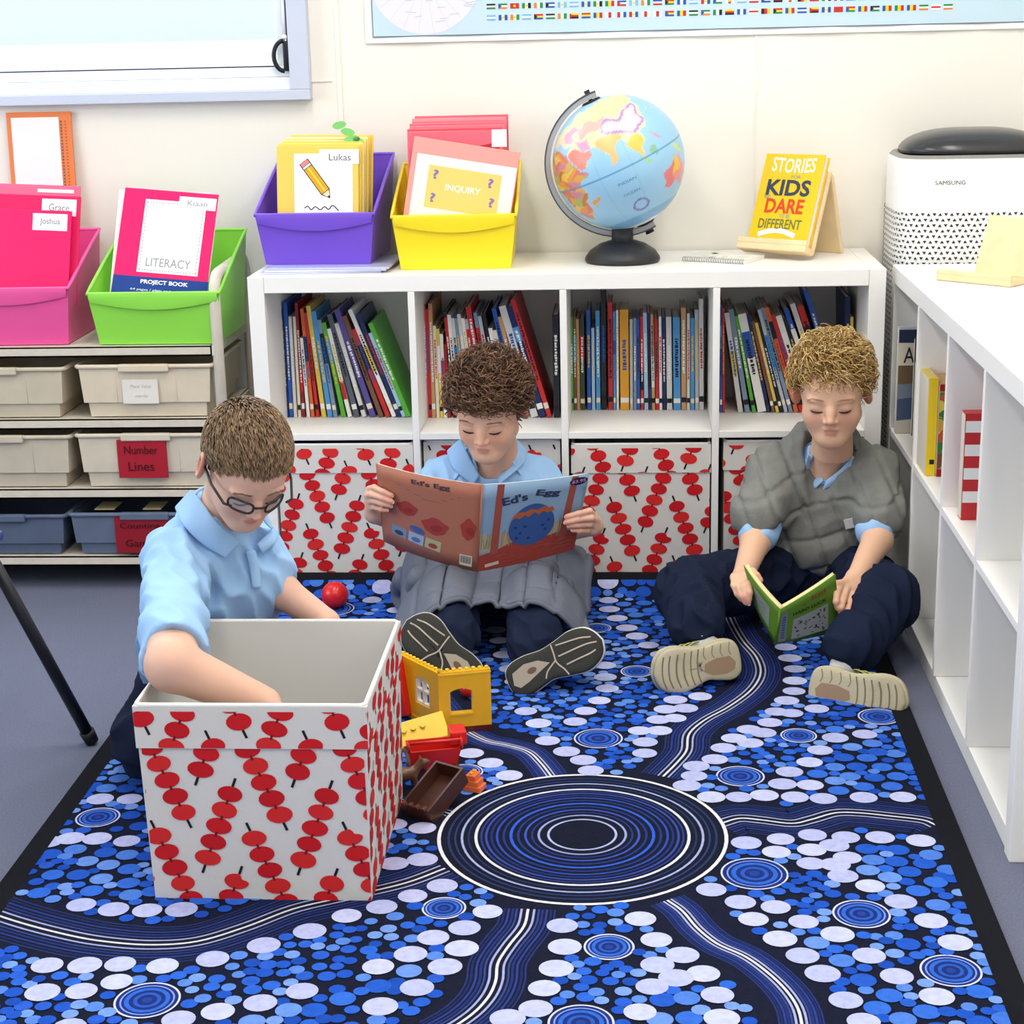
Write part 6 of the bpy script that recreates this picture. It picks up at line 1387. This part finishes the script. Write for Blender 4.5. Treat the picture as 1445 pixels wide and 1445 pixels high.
for nm, P, c in (('back_cover', PL, 'B4735A'), ('front_cover', PRr, '8FAFCC')):
    m = MB(); P.slab(m, -.0012, 0, mat('cover_'+c, c, rough=.45)); m.build(nm, None, eb, True)
    m = MB(); P.slab(m, -.0058, -.0014, m_pap, ins=.003); m.build('pages', None, eb, True)
MB().tube([sT, sB], .0016, 8).build('spine', mat('cover_B4735A', 'B4735A'), eb, True)
m = MB(); R = random.Random(2)
text(m, "Ed's Egg", PL, .135, .243, .092, .020, flat('5A4048'), .0006, bold=.035, rot=.03)
for k in range(4): S2(m, [(.055+.02*k, .222-.009*k), (.205-.015*k, .222-.009*k)], .0014, flat('8A5546'), PL, .0006)
for (x, y, a, b) in ((.075, .150, .026, .022), (.145, .115, .032, .026), (.225, .128, .018, .032)):
    P2(m, [(x+a*math.cos(q)*(1+.12*math.sin(5*q)), y+b*math.sin(q)*(1+.10*math.cos(4*q))) for q in np.linspace(0, 2*PI, 26)[:-1]], flat('A8413C'), PL, .0007); P2(m, ell(x+.004, y-.005, a*.5, b*.4, .4), flat('983632'), PL, .0010)
for k, (x, c) in enumerate(((.050, '7F93B0'), (.096, '9FB4D2'), (.140, 'B6B48A'))): P2(m, rect(x, .062-.004*k, .040, .034, -.12), flat(c), PL, .0008); P2(m, ell(x, .058-.004*k, .012, .008), flat(('3A4A60', '5878A8', '9A4A40')[k]), PL, .0011)
P2(m, ell(.100, .088, .020, .010, -.3), flat('4462A4'), PL, .0010); P2(m, rect(.222, .030, .030, .034), flat('CFC8BC'), PL, .0008)
for k in range(10): P2(m, rect(.211+.0024*k, .032, .0010 if k % 3 else .0017, .022), flat('5A5650'), PL, .0011)
P2(m, [(.001, .001), (.249, .001), (.249, .075), (.20, .085), (.14, .072), (.08, .08), (.04, .06), (.001, .05)], flat('A8463C'), PRr, .0005)
for k in range(14): y = .008+.055*R.random(); x = R.uniform(.01, .2); S2(m, [(x, y), (x+.02, y+.003), (x+.045, y+.001)], .0012, flat(R.choice(('8E342E', 'C06A58', 'B8584C'))), PRr, .0008)
for (x0, x1) in ((.040, .035), (.214, .205)): P2(m, [(x1-.007, .05), (x1+.012, .05), (x0+.010, .268), (x0-.006, .268)], flat('A8564A'), PRr, .0006)
P2(m, [(.05, .06), (.2, .07), (.2, .12), (.12, .14), (.05, .11)], flat('C0A890'), PRr, .00045); P2(m, [(.002, .06), (.030, .06), (.028, .11), (.002, .12)], flat('B8AE96'), PRr, .00045)
for k in range(26): x = R.choice((R.uniform(.004, .03), R.uniform(.05, .08), R.uniform(.175, .2))); S2(m, [(x, .07), (x+R.uniform(-.006, .006), .07+R.uniform(.03, .065))], .0012, flat(R.choice(('8C8A5A', 'A89C6C', '6C7A58'))), PRr, .0007)
eg = [(.125+.056*math.cos(q)*(1-.12*math.sin(q)), .128+.068*math.sin(q)) for q in np.linspace(0, 2*PI, 41)[:-1]]
P2(m, eg, flat('3C5E9E'), PRr, .0009)
P2(m, [(.073, .150), (.085, .158), (.092, .152), (.105, .163), (.113, .155), (.128, .168), (.138, .158), (.150, .168), (.160, .160), (.177, .164), (.171, .178), (.160, .176), (.150, .184), (.135, .174), (.118, .180), (.105, .172), (.090, .174), (.078, .164)], flat('C4643C'), PRr, .0012)
for (x, y) in ((.098, .105), (.085, .125), (.152, .12), (.160, .105), (.12, .085), (.108, .125), (.165, .135), (.09, .09)): P2(m, ell(x, y, .0045, .0045, 0, 10), flat('27407C'), PRr, .0012)
text(m, "Ed's", PRr, .077, .218, .060, .026, flat('34405E'), .0009, rot=.20, bold=.035); text(m, 'Egg', PRr, .155, .224, .060, .026, flat('34405E'), .0009, rot=-.16, bold=.035, skew=.0)
P2(m, ell(.226, .250, .022, .013, .05), flat('3A1E30'), PRr, .0012); text(m, '$3.95', PRr, .226, .250, .034, .012, flat('C9A0E8'), .0016, bold=.02, rot=.05)
P2(m, rect(.035, .018, .034, .010, .15), flat('D8CDB8'), PRr, .0009)
m.build('cover_print', None, eb)['kind'] = 'stuff'

gb = empty('paperback', ay(1100, 880, -.6), 'small green paperback held open by the person in the grey wrap', 'book')
sT, sB = ay(1101, 860, -.625), ay(1094, 909, -.595)
GL = Patch(ay(1062, 846, -.520), sB, ay(1049, 797, -.545), sT, .13, .19, .004); GRr = Patch(sB, ay(1186, 890, -.545), sT, ay(1179, 810, -.570), .13, .19, .003)
for nm, P in (('back_cover', GL), ('front_cover', GRr)):
    m = MB(); P.slab(m, -.001, 0, mat('cover_green', '5F8A2C', rough=.45)); m.build(nm, None, gb, True)
    m = MB(); P.slab(m, -.0105, -.0012, mat('page_cream', 'EAD9A0', rough=.85), ins=.002); m.build('pages', None, gb, True)
MB().tube([sT, sB], .0025, 8).build('spine', mat('cover_green', '5F8A2C'), gb, True)
m = MB(); P2(m, rect(.012, .085, .014, .15), flat('7E8288'), GRr, .0006)
for k in range(9): P2(m, rect(.012, .03+.013*k, .007, .008), flat('3C5A8C'), GRr, .0009)
P2(m, [(.030, .012), (.105, .020), (.108, .110), (.032, .105)], flat('9A9E9C'), GRr, .0006); R = random.Random(5)
for k in range(34): P2(m, ell(R.uniform(.036, .100), R.uniform(.024, .100), R.uniform(.002, .005), R.uniform(.001, .003), R.uniform(0, 3), 7), flat('2E3230'), GRr, .0009)
text(m, 'HARD LUCK', GRr, .068, .128, .075, .013, flat('2E3A1C'), .0008, bold=.03, rot=-.05); text(m, 'Kid', GRr, .088, .160, .032, .016, flat('A0402C'), .0008, bold=.02); text(m, 'a', GRr, .055, .150, .008, .008, flat('A0402C'), .0008)
P2(m, [(.03, .05), (.10, .04), (.10, .15), (.04, .15)], flat('8E988C'), GL, .0006)
for k in range(20): P2(m, rect(R.uniform(.04, .09), R.uniform(.06, .14), .012, .0015), flat('5A6456'), GL, .0009)
m.build('cover_print', None, gb)['kind'] = 'stuff'

# ------------------------------------------------------------------ toy blocks beside the big box
def plast(c): return mat('toy_'+c, c, rough=.3, spec=.5)
YL, RD, BR, OR = 'F0B51E', 'D8261F', '4A2A20', 'E8703A'
def wallpiece(T, L, H, th, hole, m, arch=True):
    x0, x1, z0, z1 = hole; m.box((0, 0, 0), (x0, th, H), None, T); m.box((x1, 0, 0), (L, th, H), None, T); m.box((x0, 0, 0), (x1, th, z0), None, T); m.box((x0, 0, z1), (x1, th, H), None, T)
    if arch:
        for s in (0, 1):
            xs = np.linspace(0, 1, 7); poly = [(x0 if s == 0 else x1, z1)]+[((x0+(x1-x0)*.5*q) if s == 0 else (x1-(x1-x0)*.5*q), z1-.006*(1-math.sin(q*PI/2))) for q in xs]
            V = [(x, y, z) for y in (0, th) for x, z in poly]; n = len(poly); F = [tuple(range(n)), tuple(range(2*n-1, n-1, -1))]+[(k, (k+1) % n, n+(k+1) % n, n+k) for k in range(n)]; m.add(V, F, None, T)
Pc = az(621, 1034, RZ+.004); PrE = az(694, 1019, RZ+.016); PlE = az(566, 1004, RZ+.004); HH = .112
th = empty('toy_house', (Pc[0], Pc[1], RZ), 'yellow toy house corner wall with windows and studs standing on the rug', 'toy')
def dirT(a, b, z): d = Vector((b[0]-a[0], b[1]-a[1], 0)); return Matrix.Translation((a[0], a[1], z)) @ Matrix.Rotation(math.atan2(d.y, d.x), 4, 'Z'), d.length
T1, L1 = dirT(Pc, PrE, RZ+.012); m = MB(); wallpiece(T1, L1, HH, .014, (L1*.22, L1*.64, .028, .078), m); m.build('right_wall', plast(YL), th)
MB().box((L1*.20, -.002, .024), (L1*.66, 0.0, .028), None, T1).build('window_sill', plast(YL), th)
T2, L2 = dirT(PlE, Pc, RZ+.012); m = MB(); wallpiece(T2, L2, HH, .014, (L2*.40, L2*.76, .030, .086), m); m.build('left_wall', plast(YL), th)
MB().box((0, -.002, -.011), (L1, .02, .0), None, T1).build('base_plate', plast('5A1C1C'), th); MB().box((0, -.001, -.011), (L2, .02, .0), None, T2).build('base_plate', plast(YL), th)
m = MB()
for T, L in ((T1, L1), (T2, L2)):
    n = int(L/.0115)
    for k in range(n): m.lathe([(.0038, 0), (.0038, .0045), (.0034, .005)], 10, None, T @ Matrix.Translation((.006+k*L/n, .007, HH)))
m.build('studs', plast('F6CC3A'), th, False)['kind'] = 'stuff'
m = MB(); x0, x1 = L2*.40, L2*.76
for (a, b, c, d) in ((x0, x0+.004, .030, .086), (x1-.004, x1, .030, .086), (x0, x1, .030, .034), (x0, x1, .080, .084), (x0, x1, .056, .060), ((x0+x1)/2-.002, (x0+x1)/2+.002, .03, .084)): m.box((a, .002, c), (b, .010, d), None, T2)
m.build('window_frame', plast('EDEAE4'), th)
MB().box((-.0005, -.0012, 0), (L1+.0005, 0, .003), None, T1 @ Matrix.Translation((0, 0, HH-.006))).build('top_band', plast('F6CC3A'), th)
# red roof piece with white window
a, b = az(552, 1018, RZ+.01), ay(560, 930, -.84)
T = Matrix.Translation((az(548, 1024, RZ)[0], az(548, 1024, RZ)[1]+.03, RZ+.004)) @ Matrix.Rotation(-.35, 4, 'Z') @ Matrix.Rotation(-.20, 4, 'Y')
rr_ = empty('toy_roof', T.translation, 'red toy roof panel with a white window leaning beside the big box', 'toy')
MB().box((-.03, 0, 0), (.040, .030, .118), None, T, bev=.003).build('panel', plast(RD), rr_); m = MB()
for q in ((.0, .024, .045, .049), (.0, .024, .091, .095), (.0, .004, .045, .095), (.020, .024, .045, .095)): m.box((q[0], -.004, q[2]), (q[1], .002, q[3]), None, T)
m.build('window_frame', plast('E8E4DA'), rr_); MB().box((.004, -.001, .049), (.020, .001, .091), None, T).build('window_pane', plast('3A2A2A'), rr_)
m = MB(); [m.lathe([(.0045, 0), (.0045, .005)], 12, None, T @ Matrix.Translation((-.02+.016*k, .015, .118))) for k in range(4)]; m.build('studs', plast(RD), rr_)['kind'] = 'stuff'
# yellow long brick lying tilted
a, b = ay(560, 1035, -.98), ay(628, 1015, -.955)
Tb_ = frame(a, b-a, (0, .75, .66)); Lb = float(np.linalg.norm(b-a))
yb_ = empty('toy_brick', a, 'tilted yellow toy brick propped in front of the toy house', 'toy')
MB().box((-.02, -.034, -.03), (Lb, .020, .0), None, Tb_, bev=.002).build('body', plast('F2C61E'), yb_); m = MB()
for k in range(3): m.lathe([(.0052, 0), (.0052, .005)], 12, None, Tb_ @ Matrix.Translation((Lb*.15+k*.018, 0, 0)))
m.build('studs', plast('F2C61E'), yb_)['kind'] = 'stuff'
# red cart
c0 = az(614, 1095, RZ+.004); ct = empty('toy_cart', c0, 'red toy cart with an open tray below the yellow brick', 'toy'); T = Matrix.Translation((c0[0]-.005, c0[1]+.02, RZ+.012)) @ Matrix.Rotation(.25, 4, 'Z')
V = [(-.040, -.022, 0), (.036, -.022, 0), (.036, .022, 0), (-.040, .022, 0), (-.046, -.030, .045), (.048, -.030, .045), (.048, .028, .045), (-.046, .028, .045), (-.042, -.026, .045), (.044, -.026, .045), (.044, .024, .045), (-.042, .024, .045), (-.036, -.018, .006), (.032, -.018, .006), (.032, .018, .006), (-.036, .018, .006)]
F = [(3, 2, 1, 0)]+[(4*i+k, 4*i+(k+1) % 4, 4*i+4+(k+1) % 4, 4*i+4+k) for i in range(3) for k in range(4)]+[(12, 13, 14, 15)]
mesh_obj('tray', [T @ Vector(v) for v in V], F, plast(RD), ct)
m = MB(); m.tube([T @ Vector(q) for q in ((-.046, -.030, .062), (.048, -.030, .062), (.052, .028, .062))], .003, 8); m.tube([T @ Vector(q) for q in ((-.046, -.030, .045), (-.046, -.030, .063))], .003, 8); m.tube([T @ Vector(q) for q in ((.048, -.030, .045), (.048, -.030, .063))], .003, 8); m.build('side_rail', plast(RD), ct, True)
MB().box((.030, -.020, .046), (.060, .02, .072), None, T, bev=.003).build('seat', plast(RD), ct)
for k, (x, y) in enumerate(((-.026, -.030), (.036, -.030), (-.026, .026), (.036, .026))): MB().lathe([(.003, -.004), (.012, -.004), (.012, .004), (.003, .004)], 18, None, T @ Matrix.Translation((x, y, .002)) @ Matrix.Rotation(PI/2, 4, 'X')).build('wheel', plast('5A2A20'), ct)
# brown crate
c0 = az(613, 1150, RZ+.004); cr = empty('toy_crate', c0, 'dark brown toy crate tipped open beside the big box', 'toy'); T = Matrix.Translation((c0[0]+.002, c0[1]+.035, RZ+.016)) @ Matrix.Rotation(-.55, 4, 'Z') @ Matrix.Rotation(.40, 4, 'X')
m = MB(); m.box((-.026, -.05, 0), (.026, .05, .005), None, T); m.box((-.030, -.05, 0), (-.026, .05, .034), None, T); m.box((.026, -.05, 0), (.030, .05, .034), None, T); m.box((-.03, -.054, 0), (.03, -.05, .034), None, T); m.box((-.03, .05, 0), (.03, .054, .034), None, T); m.build('tub', plast(BR), cr)
m = MB(); [m.lathe([(.004, 0), (.004, .0045)], 10, None, T @ Matrix.Translation((-.022+.0145*k, -.052, .034))) for k in range(4)]; m.build('studs', plast('6A4030'), cr)['kind'] = 'stuff'
# orange stepped brick
c0 = az(668, 1118, RZ+.002); T = Matrix.Translation((c0[0], c0[1]+.012, RZ+.0025)) @ Matrix.Rotation(-.35, 4, 'Z'); ob_ = empty('toy_brick', c0, 'small stepped orange toy brick beside the rug medallion', 'toy')
m = MB(); m.box((-.014, -.014, 0), (.018, .014, .010), None, T, bev=.001); m.box((-.012, -.013, .010), (.013, .013, .020), None, T, bev=.001); m.box((-.010, -.012, .020), (.008, .012, .030), None, T, bev=.001); m.build('body', plast(OR), ob_)
m = MB(); [m.lathe([(.004, 0), (.004, .004)], 10, None, T @ Matrix.Translation((-.001, -.006+.012*k, .030))) for k in range(2)]; m.build('studs', plast('F09A3A'), ob_)['kind'] = 'stuff'
# small brown and tan animal figures
def animal(p, yaw, col, label, s=1.):
    T = Matrix.Translation(p) @ Matrix.Rotation(yaw, 4, 'Z') @ Matrix.Scale(s, 4); r = empty('toy_animal', p, label, 'toy')
    F = Field((-.04, -.02, -.002), (.045, .02, .05), .0018); F.add(elp((0, 0, .022), (.022, .010, .011)), .004); F.add(cap((.016, 0, .026), (.026, 0, .036), .007, .006), .005); F.add(elp((.031, 0, .037), (.010, .006, .006)), .004)
    for x in (-.014, .014):
        for y in (-.006, .006): F.add(cap((x, y, .018), (x, y, .003), .0045, .0035), .003)
    F.add(cap((-.020, 0, .026), (-.030, 0, .018), .0025, .0018), .003)
    for y in (-.004, .004): F.add(elp((.026, y, .044), (.002, .002, .004)), .002)
    V, Fc = F.mesh(); solid('figure', xf(T, V), Fc, plast(col), r)
p = az(572, 1112, RZ+.002); animal((p[0], p[1], RZ+.003), .4, '6A4A34', 'small brown toy animal beside the red cart', 1.15)
p = az(588, 1100, RZ+.002); animal((p[0]-.005, p[1]+.02, RZ+.003), 2.2, 'A88A5C', 'small tan toy animal next to the dark brown crate', 1.0)
p = az(657, 1000, RZ+.002); o = MB(); o.ball((p[0], p[1]+.06, RZ+.022), .018, seg=20, ring=14)
ar = empty('toy_lamp', (p[0], p[1]+.06, RZ), 'small red toy ball with white stripes seen through the toy house window', 'toy'); o.build('ball', plast(RD), ar, True); m = MB()  # striped red ball behind the toy house opening, gives no light
for dx in (-.007, .007): m.tube([(p[0]+dx, p[1]+.06-.019*math.cos(t), RZ+.022+.019*math.sin(t)) for t in np.linspace(.2, 2.9, 10)], .0016, 6)
m.build('stripe', plast('E8E4DA'), ar, True)['kind'] = 'stuff'
for o in bpy.data.objects:
    if o.type == 'MESH' and ('print' in o.name or 'lettering' in o.name): o['kind'] = 'stuff'
